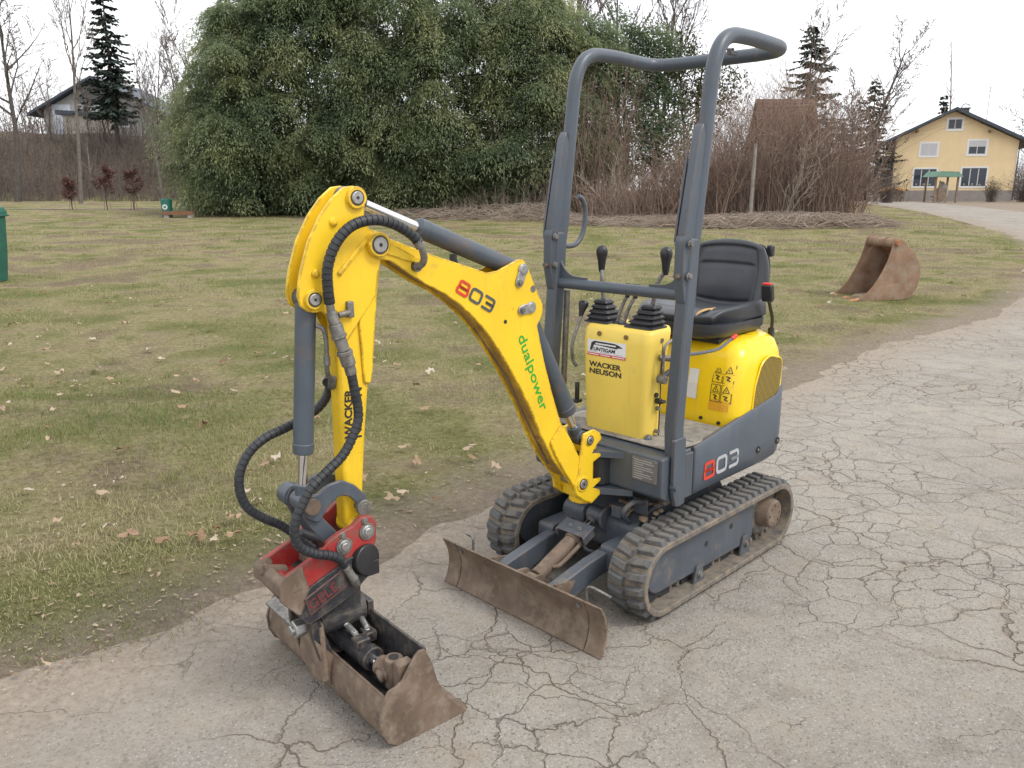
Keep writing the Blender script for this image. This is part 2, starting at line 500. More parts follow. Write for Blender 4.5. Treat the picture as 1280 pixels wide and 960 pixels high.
# resample along
ss = np.linspace(0, n_s - 1, 260)
ex = np.interp(ss, np.arange(n_s), EDGE[:, 0]); ey = np.interp(ss, np.arange(n_s), EDGE[:, 1])
nxv = np.interp(ss, np.arange(n_s), nrm[:, 0]); nyv = np.interp(ss, np.arange(n_s), nrm[:, 1]); wv_ = np.interp(ss, np.arange(n_s), width)
tt = np.concatenate([[-.5, -.3, -.15], np.linspace(0, 1, 8), np.linspace(1.3, 10, 12)])
RX = ex[:, None] + nxv[:, None] * np.minimum(tt[None, :], wv_[:, None])
RY = ey[:, None] + nyv[:, None] * np.minimum(tt[None, :], wv_[:, None])
RZ = terrain(RX, RY) + .004 + .012 * sstep(25, 40, RY)
V = np.stack([RX, RY, RZ], -1).reshape(-1, 3)
a, b = RX.shape
idx = np.arange(a * b).reshape(a, b)
F = np.stack([idx[:-1, :-1], idx[:-1, 1:], idx[1:, 1:], idx[1:, :-1]], -1).reshape(-1, 4)
road = raw_mesh('road', V, F, MAT_ROAD, smooth=True)
EDr = np.repeat(np.minimum(tt[None, :], wv_[:, None]), 1, 0)
at_ = road.data.attributes.new('edge', 'FLOAT', 'POINT')
at_.data.foreach_set('value', EDr.ravel().astype(np.float32))
tag(road, 'cracked pale asphalt lane running past the grass to the house', kind='structure')

# narrow trodden path at the far end of the field
MAT_PATH = plain('path_dirt', (.22, .19, .16), .95, vary=.35, scale=3)
px = np.linspace(-60, -20.3, 60)
py = 51.2 + .35 * np.sin(px * .21) + .002 * (px + 40) ** 2
V = np.concatenate([np.stack([px, py - .35, terrain(px, py - .35) + .05], -1), np.stack([px, py + .35, terrain(px, py + .35) + .05], -1)])
F = np.stack([np.arange(59), np.arange(59) + 1, np.arange(59) + 61, np.arange(59) + 60], -1)
tag(raw_mesh('path', V, F, MAT_PATH), 'narrow dark footpath along the far side of the field', kind='structure')

# ---- grass blades
def leafmat(name, stops, rough=.75, tr=.25, clump=.35, noise_scale=.6):
    m = M(name, rough, spec=.2)
    r = m.geo('Random Per Island')
    n = m.noise(noise_scale, 3, .5, m.oc())
    f = m.math('ADD', m.math('MULTIPLY', r, 1 - clump), m.math('MULTIPLY', m.mr(n, .3, .7), clump))
    c = m.ramp(f, stops)
    m.set('Base Color', c)
    if tr:
        t = m.N.new('ShaderNodeBsdfTranslucent'); m.L.new(c, t.inputs['Color'])
        mx = m.N.new('ShaderNodeMixShader'); mx.inputs[0].default_value = tr
        m.L.new(m.b.outputs[0], mx.inputs[1]); m.L.new(t.outputs[0], mx.inputs[2])
        m.L.new(mx.outputs[0], m.N['Material Output'].inputs['Surface'])
    return m.m

MAT_GRASS = leafmat('grass_blade', [(.0, (.34, .285, .18)), (.28, (.43, .375, .23)), (.42, (.31, .295, .14)), (.60, (.19, .215, .078)), (1.0, (.125, .17, .05))], clump=.7, noise_scale=.42)

def blades(X, Y, hgt, wid, lean, single=False):
    n = len(X)
    Z = ground_z(X, Y) - .006
    a = rng.uniform(0, 2 * np.pi, n); b = rng.uniform(0, 2 * np.pi, n)
    dx, dy = np.cos(a) * wid / 2, np.sin(a) * wid / 2
    lx, ly = np.cos(b) * lean * hgt, np.sin(b) * lean * hgt
    p0 = np.stack([X - dx, Y - dy, Z], -1); p1 = np.stack([X + dx, Y + dy, Z], -1)
    m0 = np.stack([X + lx * .35 - dx * .7, Y + ly * .35 - dy * .7, Z + hgt * .62], -1)
    m1 = np.stack([X + lx * .35 + dx * .7, Y + ly * .35 + dy * .7, Z + hgt * .62], -1)
    t = np.stack([X + lx, Y + ly, Z + hgt * np.sqrt(np.maximum(.15, 1 - (lean * .75) ** 2))], -1)
    if single: return np.stack([p0, p1, t], 1).reshape(-1, 3), np.arange(n * 3).reshape(-1, 3)
    V = np.stack([p0, p1, m0, m1, t], 1).reshape(-1, 3)
    k = np.arange(n)[:, None] * 5
    F = np.concatenate([k + np.array([[0, 1, 3]]), k + np.array([[0, 3, 2]]), k + np.array([[2, 3, 4]])])
    return V, F

def scatter(n, y0, y1, side, pw):
    """points on the grass within the fan the photo shows (and a bit more)"""
    Y = y0 + (y1 - y0) * rng.random(n) ** pw
    X = (rng.random(n) * 2 - 1) * (Y * .72 + .9)
    return X, Y

VS, FS, off = [], [], 0
for n, y0, y1, pw, hs, ws, kp in ((250000, 2.2, 6.5, 1.1, (.012, .045), (.0022, .0046), .9), (200000, 6.3, 13, 1.15, (.014, .05), (.004, .007), .9), (130000, 12.5, 25, 1.1, (.02, .06), (.007, .012), .9), (60000, 22, 52, 1.0, (.04, .10), (.018, .035), .95)):
    X, Y = scatter(n, y0, y1, 0, pw)
    e = edge_dist(X, Y)
    dens = sstep(.10, .9, e + (vnoise(X, Y, 1.9, 9) - .5) * 1.4) * (.25 + .75 * sstep(.28, .62, vnoise(X, Y, .9, 21) * .6 + vnoise(X, Y, 3.1, 22) * .4))
    keep = (rng.random(n) < dens)
    X, Y = X[keep], Y[keep]
    tall = .55 + .9 * vnoise(X, Y, .8, 31) ** 1.5
    h = rng.uniform(hs[0], hs[1], len(X)) * tall * (.5 + .5 * sstep(.2, 1.1, e[keep]))
    w = rng.uniform(ws[0], ws[1], len(X))
    V, F = blades(X, Y, h, w, rng.uniform(.2, 1.25, len(X)), y0 > 5)
    VS.append(V); FS.append(F + off); off += len(V)
# dry straw lying flat in the turf
X, Y = scatter(95000, 2.2, 20, 0, 1.3)
e = edge_dist(X, Y); ok = (e > .1) & (rng.random(len(X)) < .25 + .75 * sstep(.35, .7, vnoise(X, Y, 1.1, 51)))
X, Y = X[ok], Y[ok]
V, F = blades(X, Y, rng.uniform(.012, .026, len(X)), rng.uniform(.0022, .004, len(X)) * (1 + Y * .08), rng.uniform(2.0, 5.0, len(X)), True)
STRAW = (V, F)
# green tufts standing out of the turf
tx, ty = scatter(520, 3.2, 26, 0, 1.3)
te = edge_dist(tx, ty); ok = te > .5
tx, ty = tx[ok], ty[ok]
X = np.repeat(tx, 60) + rng.normal(0, .055, len(tx) * 60) * np.repeat(rng.uniform(.6, 1.8, len(tx)), 60)
Y = np.repeat(ty, 60) + rng.normal(0, .055, len(tx) * 60) * np.repeat(rng.uniform(.6, 1.8, len(tx)), 60)
V, F = blades(X, Y, rng.uniform(.03, .085, len(X)), rng.uniform(.003, .006, len(X)) * (1 + Y * .05), rng.uniform(.2, 1.0, len(X)), True)
VS.append(V); FS.append(F + off); off += len(V)
grass = raw_mesh('grass', np.concatenate(VS), np.concatenate(FS), MAT_GRASS)
tag(grass, 'short patchy winter grass covering the field', 'grass', kind='stuff')

MAT_STRAW = leafmat('dry_straw', [(0, (.25, .20, .12)), (.5, (.40, .33, .21)), (1, (.54, .47, .33))], clump=.3)
tag(raw_mesh('dry_grass', *STRAW, MAT_STRAW), 'dry straw-coloured stalks lying flat in the turf', 'dry grass', kind='stuff')

# ---- fallen leaves
MAT_LEAF = leafmat('fallen_leaf', [(0, (.18, .10, .06)), (.25, (.33, .225, .14)), (.55, (.44, .345, .25)), (.85, (.52, .45, .37)), (1, (.30, .19, .12))], rough=.8, tr=.15, clump=.0)
ml = MAT_LEAF.node_tree
oi = ml.nodes.new('ShaderNodeObjectInfo')
for l in list(ml.links):
    if l.from_socket.name == 'Random Per Island': ml.links.new(oi.outputs['Random'], l.to_socket)
MAT_LITTER = leafmat('leaf_litter', [(0, (.13, .09, .058)), (.4, (.25, .185, .125)), (.75, (.40, .32, .235)), (1, (.20, .145, .10))], rough=.85, tr=.1, clump=.2)

def leaf_mesh(i):
    rnd = random.Random(40 + i)
    n = 14; vs = [(0, 0, .012)]; lobes = (3, 5, 1, 5, 3, 1)[i]
    for k in range(n):
        a = 2 * pi * k / n
        r = (.034 + .014 * math.cos(lobes * a)) * (.8 + .4 * rnd.random())
        x = r * math.cos(a) * (1.35 if lobes == 1 else 1.1); y = r * math.sin(a) * (.62 if lobes == 1 else .95)
        vs.append((x, y, .006 + rnd.uniform(-.2, 1.1) * .016 + 6.0 * (rnd.random() - .25) * x * y))
    fs = [(0, 1 + k, 1 + (k + 1) % n) for k in range(n)]
    me = bpy.data.meshes.new('fallen_leaf'); me.from_pydata(vs, [], fs); me.materials.append(MAT_LEAF); me.shade_smooth()
    return me
LEAVES = [leaf_mesh(i) for i in range(6)]
lx, ly = [], []
while len(lx) < 285:
    y = 3.4 + 10.5 * random.random() ** 1.5
    x = random.uniform(-.68, .66) * (y + .4)
    e = float(edge_dist([x], [y])[0])
    if e < .12 or (e < .5 and random.random() < .5): continue
    if random.random() > .25 + 1.1 * float(vnoise(x, y, .55, 77)) ** 1.6: continue
    lx.append(x); ly.append(y)
lz = ground_z(np.array(lx), np.array(ly))
for k, (x, y, z) in enumerate(zip(lx, ly, lz)):
    o = bpy.data.objects.new('fallen_leaf', LEAVES[k % 6]); COL.objects.link(o)
    o.parent = ground; o.location = (x, y, z + .024 + random.random() * .016)
    o.rotation_euler = (random.uniform(-.35, .35), random.uniform(-.35, .35), random.uniform(0, 6.28))
    s = random.uniform(.6, 1.2); o.scale = (s, s * random.uniform(.65, 1), s * random.uniform(.8, 1.6))
# crumbs of leaf and straw, thickest along the verge
n = 60000
X, Y = scatter(n, 2.2, 30, 0, 1.6)
e = edge_dist(X, Y)
p = .16 + .84 * np.exp(-((e - .35) / .42) ** 2)
p = np.where(e < -.25, .012, p) * (.35 + .9 * vnoise(X, Y, .8, 78)); p = np.where((e < 0) & (e > -.25), p * .35, p)
ok = rng.random(n) < p
X, Y, e = X[ok], Y[ok], e[ok]
Z = np.where(e < -.12, terrain(X, Y) + .006, ground_z(X, Y) + .012)
n = len(X)
s = rng.uniform(.004, .015, n) * rng.uniform(.6, 1.5, n) * np.where(e < -.12, .55, 1.0) * (1 + np.maximum(0, Y - 8) * .05); asp = rng.uniform(.18, .8, n); a = rng.uniform(0, 6.28, n)
ux = np.stack([np.cos(a), np.sin(a), rng.uniform(-.4, .4, n)], -1) * s[:, None]
uy = np.stack([-np.sin(a), np.cos(a), rng.uniform(-.4, .4, n)], -1) * (s * asp)[:, None]
c0 = np.stack([X, Y, Z], -1)
jt = lambda: rng.uniform(.35, 1.2, (n, 1))
V = np.stack([c0 - ux * jt() - uy * rng.uniform(-.6, .6, (n, 1)), c0 + uy * jt() + ux * rng.uniform(-.7, .7, (n, 1)), c0 + ux * jt() + uy * rng.uniform(-.6, .6, (n, 1)), c0 - uy * jt() + ux * rng.uniform(-.7, .7, (n, 1))], 1).reshape(-1, 3)
F = np.arange(n * 4).reshape(-1, 4)
tag(raw_mesh('leaf_litter', V, F, MAT_LITTER), 'crumbled brown leaf litter along the grass verge', 'leaf litter', kind='stuff')
# grit and small stones on the lane
MAT_GRIT = plain('grit', (.33, .30, .26), .9, vary=.4, scale=9)
n = 5200
Y = 1.9 + 12 * rng.random(n) ** 1.5; X = rng.uniform(-.75, .8, n) * (Y + .6)
e = edge_dist(X, Y); ok = (e < .1) & (rng.random(n) < .12 + np.exp(-(e / .5) ** 2))
X, Y = X[ok], Y[ok]; n = len(X)
s = rng.uniform(.002, .006, n) * (1 + .9 * (rng.random(n) < .06))
oc_ = np.array([(1, 0, 0), (-1, 0, 0), (0, 1, 0), (0, -1, 0), (0, 0, 1), (0, 0, -1)], float)
V = (np.stack([X, Y, terrain(X, Y) + .005], -1)[:, None, :] + oc_[None] * s[:, None, None] * rng.uniform(.6, 1.3, (n, 6, 1)) * np.array([1, 1, .7])).reshape(-1, 3)
of = np.array([(0, 2, 4), (2, 1, 4), (1, 3, 4), (3, 0, 4), (2, 0, 5), (1, 2, 5), (3, 1, 5), (0, 3, 5)])
F = (np.arange(n)[:, None, None] * 6 + of[None]).reshape(-1, 3)
tag(raw_mesh('road_grit', V, F, MAT_GRIT), 'loose grit and small stones scattered on the asphalt', 'grit', kind='stuff')
# ================================================================== mini excavator
YEL = paint('yellow_paint', (.80, .52, .02), .36, mud=(.40, .24, .05), mud_amt=.36, chip=(.09, .045, .022), chips=.75, vary=.10)
YEL_DIRTY = paint('yellow_paint_scraped', (.74, .43, .02), .45, mud=(.11, .058, .032), mud_amt=1.5, chip=(.07, .035, .018), chips=1.0, vary=.12, mud_low=.95)
YEL_HOOD = paint('yellow_plastic_hood', (.83, .565, .012), .26, mud=(.45, .32, .08), mud_amt=.1, chip=(.25, .18, .05), chips=.25, vary=.05, edge=False)
YEL_OLD = paint('yellow_plastic_faded', (.74, .54, .092), .42, mud=(.48, .36, .13), mud_amt=.22, chip=(.3, .21, .07), chips=.25, vary=.07, edge=False)
GREY = paint('grey_paint', (.066, .082, .104), .40, mud=(.21, .175, .13), mud_amt=.16, chip=(.15, .095, .065), chips=.6, vary=.16)
GREY_LOW = paint('grey_paint_muddy', (.068, .08, .098), .5, mud=(.22, .17, .12), mud_amt=.5, chip=(.13, .08, .05), chips=.55, vary=.15, mud_low=.03)
GREY_CYL = paint('grey_cylinder_paint', (.064, .08, .10), .38, mud=(.16, .095, .055), mud_amt=.62, chip=(.19, .09, .045), chips=1.3, vary=.15, edge=False)
RUST = paint('rust_mud_steel', (.150, .105, .075), .72, mud=(.275, .225, .170), mud_amt=.75, chip=(.07, .042, .028), chips=1.5, vary=.4, scale=1.9)
RED = paint('red_paint_worn', (.34, .022, .022), .42, mud=(.14, .09, .065), mud_amt=.92, chip=(.10, .065, .045), chips=1.0, vary=.2, scale=2.2)
BLACKP = paint('black_paint_worn', (.022, .023, .028), .5, mud=(.16, .13, .10), mud_amt=.72, chip=(.16, .12, .09), chips=.6, vary=.2, scale=2)
RUBBER = paint('track_rubber', (.098, .098, .098), .82, mud=(.22, .18, .135), mud_amt=.62, chip=(.17, .14, .105), chips=.5, vary=.25, edge=False, scale=2.6)
RUBBER_MUD = paint('track_rubber_caked', (.10, .095, .088), .9, mud=(.25, .195, .14), mud_amt=1.15, chip=(.20, .16, .12), chips=.8, vary=.3, edge=False, scale=2.6)
MUDDY = plain('dried_mud', (.27, .20, .135), .95, vary=.4, scale=24, bump=.5)
DARK = plain('dark_recess', (.02, .021, .023), .7, vary=.3, scale=20)
HOSE = plain('hose_rubber', (.022, .024, .028), .5, vary=.35, scale=30)
CHROME = plain('chrome_rod', (.72, .72, .74), .14, 1.0, vary=.05, scale=30, bump=0)
STEEL = plain('zinc_steel', (.38, .38, .37), .42, .85, vary=.3, scale=40)
STEELD = plain('dull_steel', (.20, .19, .175), .55, .6, vary=.45, scale=40)
VINYL = plain('seat_vinyl', (.040, .044, .053), .38, vary=.22, scale=9, bump=.12)
BLACKPL = plain('black_plastic', (.018, .018, .02), .36, vary=.25, scale=30, bump=.05)
TXT_BLACK = flat('print_black', (.028, .026, .022), .5)
TXT_GREEN = flat('print_green', (.015, .36, .035), .5)
TXT_RED = flat('print_red', (.62, .045, .02), .5)
TXT_GREY = flat('print_grey', (.40, .41, .43), .5)
TXT_DGREY = flat('print_dark_grey', (.075, .08, .085), .5)
WHITE = flat('label_white', (.72, .73, .75), .4)
STK_RED = flat('label_red', (.62, .03, .03), .4)
ORANGE = flat('label_orange', (.72, .36, .02), .45)
FOAM = plain('torn_foam', (.50, .30, .12), .95, vary=.3, scale=60)

MX = (.6194, 3.5321); YAW = .7898
EXC = empty('mini_excavator', (MX[0], MX[1], 0.0), pi + YAW)
tag(EXC, 'yellow and grey mini excavator with rubber tracks parked on the lane', 'excavator')
# local frame: x forward over the blade, y to the machine's left, z up
PHI = R(-5.0); X0 = .47
CB, SB = math.cos(PHI), math.sin(PHI)
def bf(p):                                   # boom frame (swung a little) -> machine frame
    x, y, z = p
    return Vector((X0 + CB * x - SB * y, SB * x + CB * y, z))

def part(name, g, mat, parent=EXC, **k): return build(name, g, mat, parent, **k)
def bpart(name, g, mat, parent=EXC, **k): return build(name, g.map(bf), mat, parent, **k)

# ---------- lettering
def place(o, org, right, up, parent):
    r = Vector(right).normalized(); u = Vector(up); u = (u - r * u.dot(r)).normalized(); n = r.cross(u)
    me = o.data
    for v in me.vertices:
        c = v.co
        v.co = Vector(org) + r * c.x + u * c.y + n * c.z
    o.parent = parent
    return o
def text(name, body, size, mat, org, right, up, parent, bold=.0, sx=1.0, spacing=1.0, shear=0.0, ex=.0006, width=None):
    cu = bpy.data.curves.new(name, 'FONT')
    cu.body = body; cu.size = size; cu.offset = bold; cu.extrude = ex; cu.space_character = spacing; cu.shear = shear; cu.resolution_u = 3
    t = bpy.data.objects.new('t', cu); COL.objects.link(t)
    bpy.context.view_layer.update()
    me = bpy.data.meshes.new_from_object(t.evaluated_get(bpy.context.evaluated_depsgraph_get()))
    bpy.data.objects.remove(t); bpy.data.curves.remove(cu)
    if width:
        w = max(v.co.x for v in me.vertices); sx = width / w
    for v in me.vertices: v.co.x *= sx
    me.materials.clear()
    o = link(name, me, mat)
    return place(o, org, right, up, parent)
def ribbon(g, path, w, closed=False, th=.0012):
    """flat stroke along a 2-D path"""
    P = [Vector(p) for p in path]; n = len(P); L, Rr = [], []
    for i in range(n):
        a = P[i - 1] if (i or closed) else P[i]; b = P[(i + 1) % n] if (i < n - 1 or closed) else P[i]
        p = P[i]
        d0 = (p - a).normalized() if (p - a).length > 1e-9 else (b - p).normalized()
        d1 = (b - p).normalized() if (b - p).length > 1e-9 else d0
        t = (d0 + d1).normalized(); nn = Vector((-t.y, t.x)); k = 1 / max(.5, nn.dot(Vector((-d1.y, d1.x))))
        L.append(p + nn * w / 2 * k); Rr.append(p - nn * w / 2 * k)
    vs = [(p.x, p.y, z) for z in (0, th) for q in (L, Rr) for p in q]
    m = n if closed else n - 1
    fs = []
    for i in range(m):
        j = (i + 1) % n
        fs += [(2 * n + i, 2 * n + j, 3 * n + j, 3 * n + i), (i, n + i, n + j, j), (i, j, 2 * n + j, 2 * n + i), (n + i, 3 * n + i, 3 * n + j, n + j)]
    g.add(vs, fs)
def glyph(ch, w=1.0, h=.86):
    rr = lambda x0, x1, y0, y1, r: arc_poly([(x0, y0), (x1, y0), (x1, y1), (x0, y1)], r, 4)
    if ch == '0': return [(rr(0, w, 0, h, .26), True)]
    if ch == '8': return [(rr(.0, w, 0, h * .5, .16), True), (rr(.06, w - .06, h * .5, h, .16), True)]
    if ch == '3': return [([(0, h)] + arc_poly([(0, h), (w, h), (w, h * .5), (.25, h * .5)], [0, .2, .0, 0], 4)[1:], False), ([(.25, h * .5)] + arc_poly([(.25, h * .5), (w, h * .5), (w, 0), (0, 0)], [0, 0, .2, 0], 4)[1:], False)]
def number803(size, org, right, up, parent, m8, m03, stroke=.2, gap=.32):
    x = 0
    for ch, mt in (('8', m8), ('0', m03), ('3', m03)):
        g = G()
        for path, cl in glyph(ch):
            ribbon(g, [((p[0] + x) * size, p[1] * size) for p in path], stroke * size, cl, .0012)
        o = build('numeral', g, mt, None, smooth=0)
        place(o, org, right, up, parent)
        x += 1 + gap

def bolt(name, p, d, r, h, mat, parent, n=6):
    p = Vector(p); d = Vector(d).normalized()
    g = G().cyl(p, p + d * h * .35, r * 1.35, n=18).cyl(p + d * h * .3, p + d * h, r, n=n)
    return build(name, g, mat, parent, bevel=.0015, smooth=35)
def bfd(d): return Vector((CB * d[0] - SB * d[1], SB * d[0] + CB * d[1], d[2]))

# ---------- tracks
TR, TL, TW = .1715, 1.2514, .18
rb = TR - .022                                   # belt surface radius, lugs stand on it
hl = TL / 2 - TR
def stad(rad, n=20):
    pts = [(hl + rad * math.cos(R(a)), TR + rad * math.sin(R(a))) for a in np.linspace(-90, 90, n)]
    pts += [(-hl + rad * math.cos(R(a)), TR + rad * math.sin(R(a))) for a in np.linspace(90, 270, n)]
    return pts
per = 4 * hl + 2 * pi * rb
def on_belt(s):
    """point and outward angle at arc length s on the belt surface"""
    s = s % per
    if s < 2 * hl: return (-hl + s, TR + rb), pi / 2
    s -= 2 * hl
    if s < pi * rb:
        a = pi / 2 - s / rb; return (hl + rb * math.cos(a), TR + rb * math.sin(a)), a
    s -= pi * rb
    if s < 2 * hl: return (hl - s, TR - rb), -pi / 2
    s -= 2 * hl
    a = -pi / 2 - s / rb; return (-hl + rb * math.cos(a), TR + rb * math.sin(a)), a
def lug_mesh(sgn):
    # tread block: low pad, skewed, sloping to the outer side of the belt
    x0, x1 = -.019, .019; y0, y1 = .006, .086
    sk = .012
    vs = [(x0, y0, -.004), (x1, y0, -.004), (x1 - sk, y1, -.004), (x0 - sk, y1, -.004),
          (x0 + .005, y0 + .003, .021), (x1 - .005, y0 + .003, .021), (x1 - sk - .006, y1 - .012, .020), (x0 - sk + .006, y1 - .012, .020)]
    vs = [(x, y * sgn, z) for x, y, z in vs]
    fs = [(0, 1, 2, 3), (7, 6, 5, 4), (0, 4, 5, 1), (1, 5, 6, 2), (2, 6, 7, 3), (3, 7, 4, 0)]
    me = bpy.data.meshes.new('lug'); me.from_pydata(vs, [], fs)
    bm = bmesh.new(); bm.from_mesh(me); bmesh.ops.recalc_face_normals(bm, faces=bm.faces)
    bmesh.ops.bevel(bm, geom=[e for e in bm.edges if e.verts[0].co.z > 0 or e.verts[1].co.z > 0], offset=.003, segments=1, affect='EDGES')
    bm.to_mesh(me); bm.free()
    me.materials.append(RUBBER); return me
LUG = {1: lug_mesh(1), -1: lug_mesh(-1)}
NP = 50
for sd, nm in ((1, 'near'), (-1, 'far')):
    yc = sd * (.4317 - TW / 2)
    g = G()
    o_, i_ = stad(rb), stad(rb - .024)
    n = len(o_); y0, y1 = yc - TW / 2, yc + TW / 2
    vs = [(x, y0, z) for x, z in o_] + [(x, y1, z) for x, z in o_] + [(x, y1, z) for x, z in i_] + [(x, y0, z) for x, z in i_]
    fs = []
    for k in range(n):
        j = (k + 1) % n
        for a, b in ((0, 1), (1, 2), (2, 3), (3, 0)): fs.append((a * n + k, a * n + j, b * n + j, b * n + k))
    g.add(vs, fs)
    for k in range(NP):                           # inner guide teeth
        (x, z), a = on_belt((k + .5) * per / NP)
        g.box((x - math.cos(a) * .036, yc, z - math.sin(a) * .036), (.02, .035, .026), Matrix.Rotation(pi / 2 - a, 3, 'Y'))
    belt = part('rubber_track', g, RUBBER_MUD, bevel=.004)
    belt['label'] = 'muddy rubber track on the ' + ('side facing the camera' if sd > 0 else 'far side behind the blade')
    for k in range(NP):
        for row in (1, -1):
            (x, z), a = on_belt((k + (0 if row > 0 else .5)) * per / NP)
            l = bpy.data.objects.new('lug', LUG[row]); COL.objects.link(l); l.parent = belt
            l.matrix_local = Matrix.Translation((x, yc, z)) @ Matrix.Rotation(pi / 2 - a, 4, 'Y')
    # dried mud along the belt edge
    # side frame
    yo = sd * .385; yi = sd * .30
    prof = circ((.435, .185), .092, 90, 270, 14)
    prof = [(.435 + .092, .185)] and [(x_ if x_ > 9 else 2 * .435 - x_, z_) for x_, z_ in prof]
    prof = prof + [(-.28, .085), (-.30, .11), (-.30, .255), (-.285, .268)]
    fr = part('track_frame', G().prism(prof, yi, yo), GREY_LOW, bevel=.006)
    gi = G().prism(arc_poly([(.50, .24), (.50, .13), (.40, .10), (-.26, .10), (-.27, .24)], .02), sd * .13, sd * .215)
    part('inner_frame_plate', gi, GREY_LOW, fr, bevel=.004)
    for hx, hz in ((.10, .195), (-.10, .213)):
        part('frame_hole', G().cyl((hx, yo - sd * .004, hz), (hx, yo + sd * .0015, hz), .013, n=16), DARK, fr)
    for hx, hz in ((.16, .10), (-.22, .115)):     # roller brackets
        part('roller_bracket', G().prism(arc_poly([(hx - .045, .04), (hx + .045, .04), (hx + .02, hz + .02), (hx - .02, hz + .02)], .012), yo, yo + sd * .012), GREY_LOW, fr, bevel=.002)
        bolt('roller_bolt', (hx, yo + sd * .012, hz - .02), (0, sd, 0), .012, .012, STEELD, fr)
    for k in range(5):
        part('track_roller', G().cyl((.36 - .155 * k, sd * .27, .062), (.36 - .155 * k, sd * .36, .062), .036, n=18), DARK, fr)
    idl = part('idler_wheel', G().lathe([(.02, -.028), (.112, -.028), (.118, -.022), (.118, .022), (.112, .028), (.02, .028)], (.455, yc, TR), (0, 1, 0), 32), DARK, fr)
    # drive sprocket and hub motor
    spr = part('drive_sprocket', G().lathe([(.03, -.02), (.105, -.02), (.118, -.01), (.118, .01), (.105, .02), (.03, .02)], (-.44, yc, TR + .005), (0, 1, 0), 26), STEELD, bevel=.003)
    hub = part('drive_motor_hub', G().lathe([(.075, -.08), (.075, .01), (.07, .02), (.066, .055), (.060, .062)], (-.43, sd * .362, TR + .012), (0, sd, 0), 28), RUST, spr, bevel=.002)
    for k in range(8):
        a = 2 * pi * k / 8
        part('hub_bolt', G().cyl((-.43 + .045 * math.cos(a), sd * .421, TR + .012 + .045 * math.sin(a)), (-.43 + .045 * math.cos(a), sd * .4275, TR + .012 + .045 * math.sin(a)), .006, n=6), RUST, spr)

# ---------- undercarriage between the tracks
g = G().prism(arc_poly([(.36, .15), (.36, .29), (.24, .34), (-.30, .34), (-.36, .26), (-.36, .15)], .03), -.20, .20)
under = part('undercarriage', g, GREY_LOW, bevel=.008)
part('slew_ring', G().lathe([(.19, 0), (.235, 0), (.235, .055), (.20, .06), (.20, .10), (.10, .10)], (0, 0, .335), (0, 0, 1), 40), DARK, under)
for s in (1, -1):
    part('axle_tube', G().span(-.12, .06, s * .2, s * .30, .15, .25), GREY_LOW, under, bevel=.004)
# dirt lying on the frame
gd = G()
rd = random.Random(3)
for k in range(46):
    a, b = rd.uniform(.05, .34), rd.uniform(-.02, .22)
    gd.ico((a, b + .03, .335 - .12 * max(0, a - .24)), rd.uniform(.008, .022), 1, (1, 1, .6), .5, k)
tag(part('dirt_clod', gd, MUDDY, under), kind='stuff')

# ---------- dozer blade
def blade_panel(y0, y1, name, parent, inset=0):
    pr = []
    for t in np.linspace(0, 1, 11):
        z = .006 + .202 * t; bow = .034 * (1 - (2 * t - 1) ** 2)
        pr.append((.868 - bow + .006 * (t - .5), z))
    back = [(x - .012, z) for x, z in reversed(pr)]
    return part(name, G().prism(pr + back, y0, y1), RUST, parent, bevel=.0025)
blade = blade_panel(-.3485, .3485, 'dozer_blade', EXC)
blade['label'] = 'rusty mud-coated dozer blade low in front of the tracks'
for s in (1, -1):
    blade_panel(min(s * .3515, s * .43), max(s * .3515, s * .43), 'blade_wing', blade)
    part('pin_hole', G().cyl((.838, s * .322, .178), (.8625, s * .322, .178), .009, n=14), WHITE if 0 else STEELD, blade)
    part('locking_pin', G().tube(cat_rom([(.80, s * .31, .165), (.80, s * .31, .215), (.795, s * .325, .228), (.79, s * .36, .224), (.77, s * .40 if s > 0 else s * .33, .205)], 5), .0055, 8), STEELD, blade)
part('blade_stiffener', G().span(.80, .826, -.33, .33, .035, .075).span(.80, .826, -.33, .33, .14, .17), RUST, blade, bevel=.003)
for s in (1, -1):
    g = G()
    for z0, z1 in ((.135, .185),):
        pass
    pa = [(.82, .055), (.82, .165), (.60, .205), (.30, .235), (.30, .155), (.58, .115)]
    g.prism(pa, s * .115, s * .165)
    arm = part('blade_arm', g, GREY_LOW, blade, bevel=.006)
    part('arm_gusset', G().prism([(.82, .03), (.82, .19), (.70, .165)], s * .165, s * .173), RUST, blade, bevel=.001)
# lift cylinder with guard
A, B = Vector((.765, 0, .125)), Vector((.36, 0, .292))
d = (B - A).normalized()
lift = part('blade_lift_cylinder', G().cyl(A + d * .03, A + d * .27, .031, n=24).cyl(A + d * .255, A + d * .28, .036, n=24), RUST, bevel=.003)
part('piston_rod', G().cyl(A + d * .27, B - d * .03, .014, n=18), CHROME, lift)
part('rod_eye', G().cyl((B.x, -.035, B.z), (B.x, .035, B.z), .035, n=20).cyl(B - d * .05, B, .022, n=16), GREY_LOW, lift, bevel=.003)
part('barrel_eye', G().cyl((A.x, -.028, A.z), (A.x, .028, A.z), .032, n=18), RUST, lift, bevel=.003)
for s in (1, -1):
    part('clevis_plate', G().prism(arc_poly([(.82, .07), (.82, .175), (.745, .165), (.725, .125), (.745, .085)], .018), s * .036, s * .048), RUST, lift, bevel=.002)
    part('chassis_clevis', G().prism(arc_poly([(.30, .24), (.34, .345), (.405, .32), (.40, .255), (.36, .22)], .02), s * .042, s * .056), GREY_LOW, lift, bevel=.002)
part('clevis_pin', G().cyl((A.x, -.06, A.z), (A.x, .06, A.z), .012, n=14), STEELD, lift)
gp = A + d * .285 + Vector((0, 0, .04))
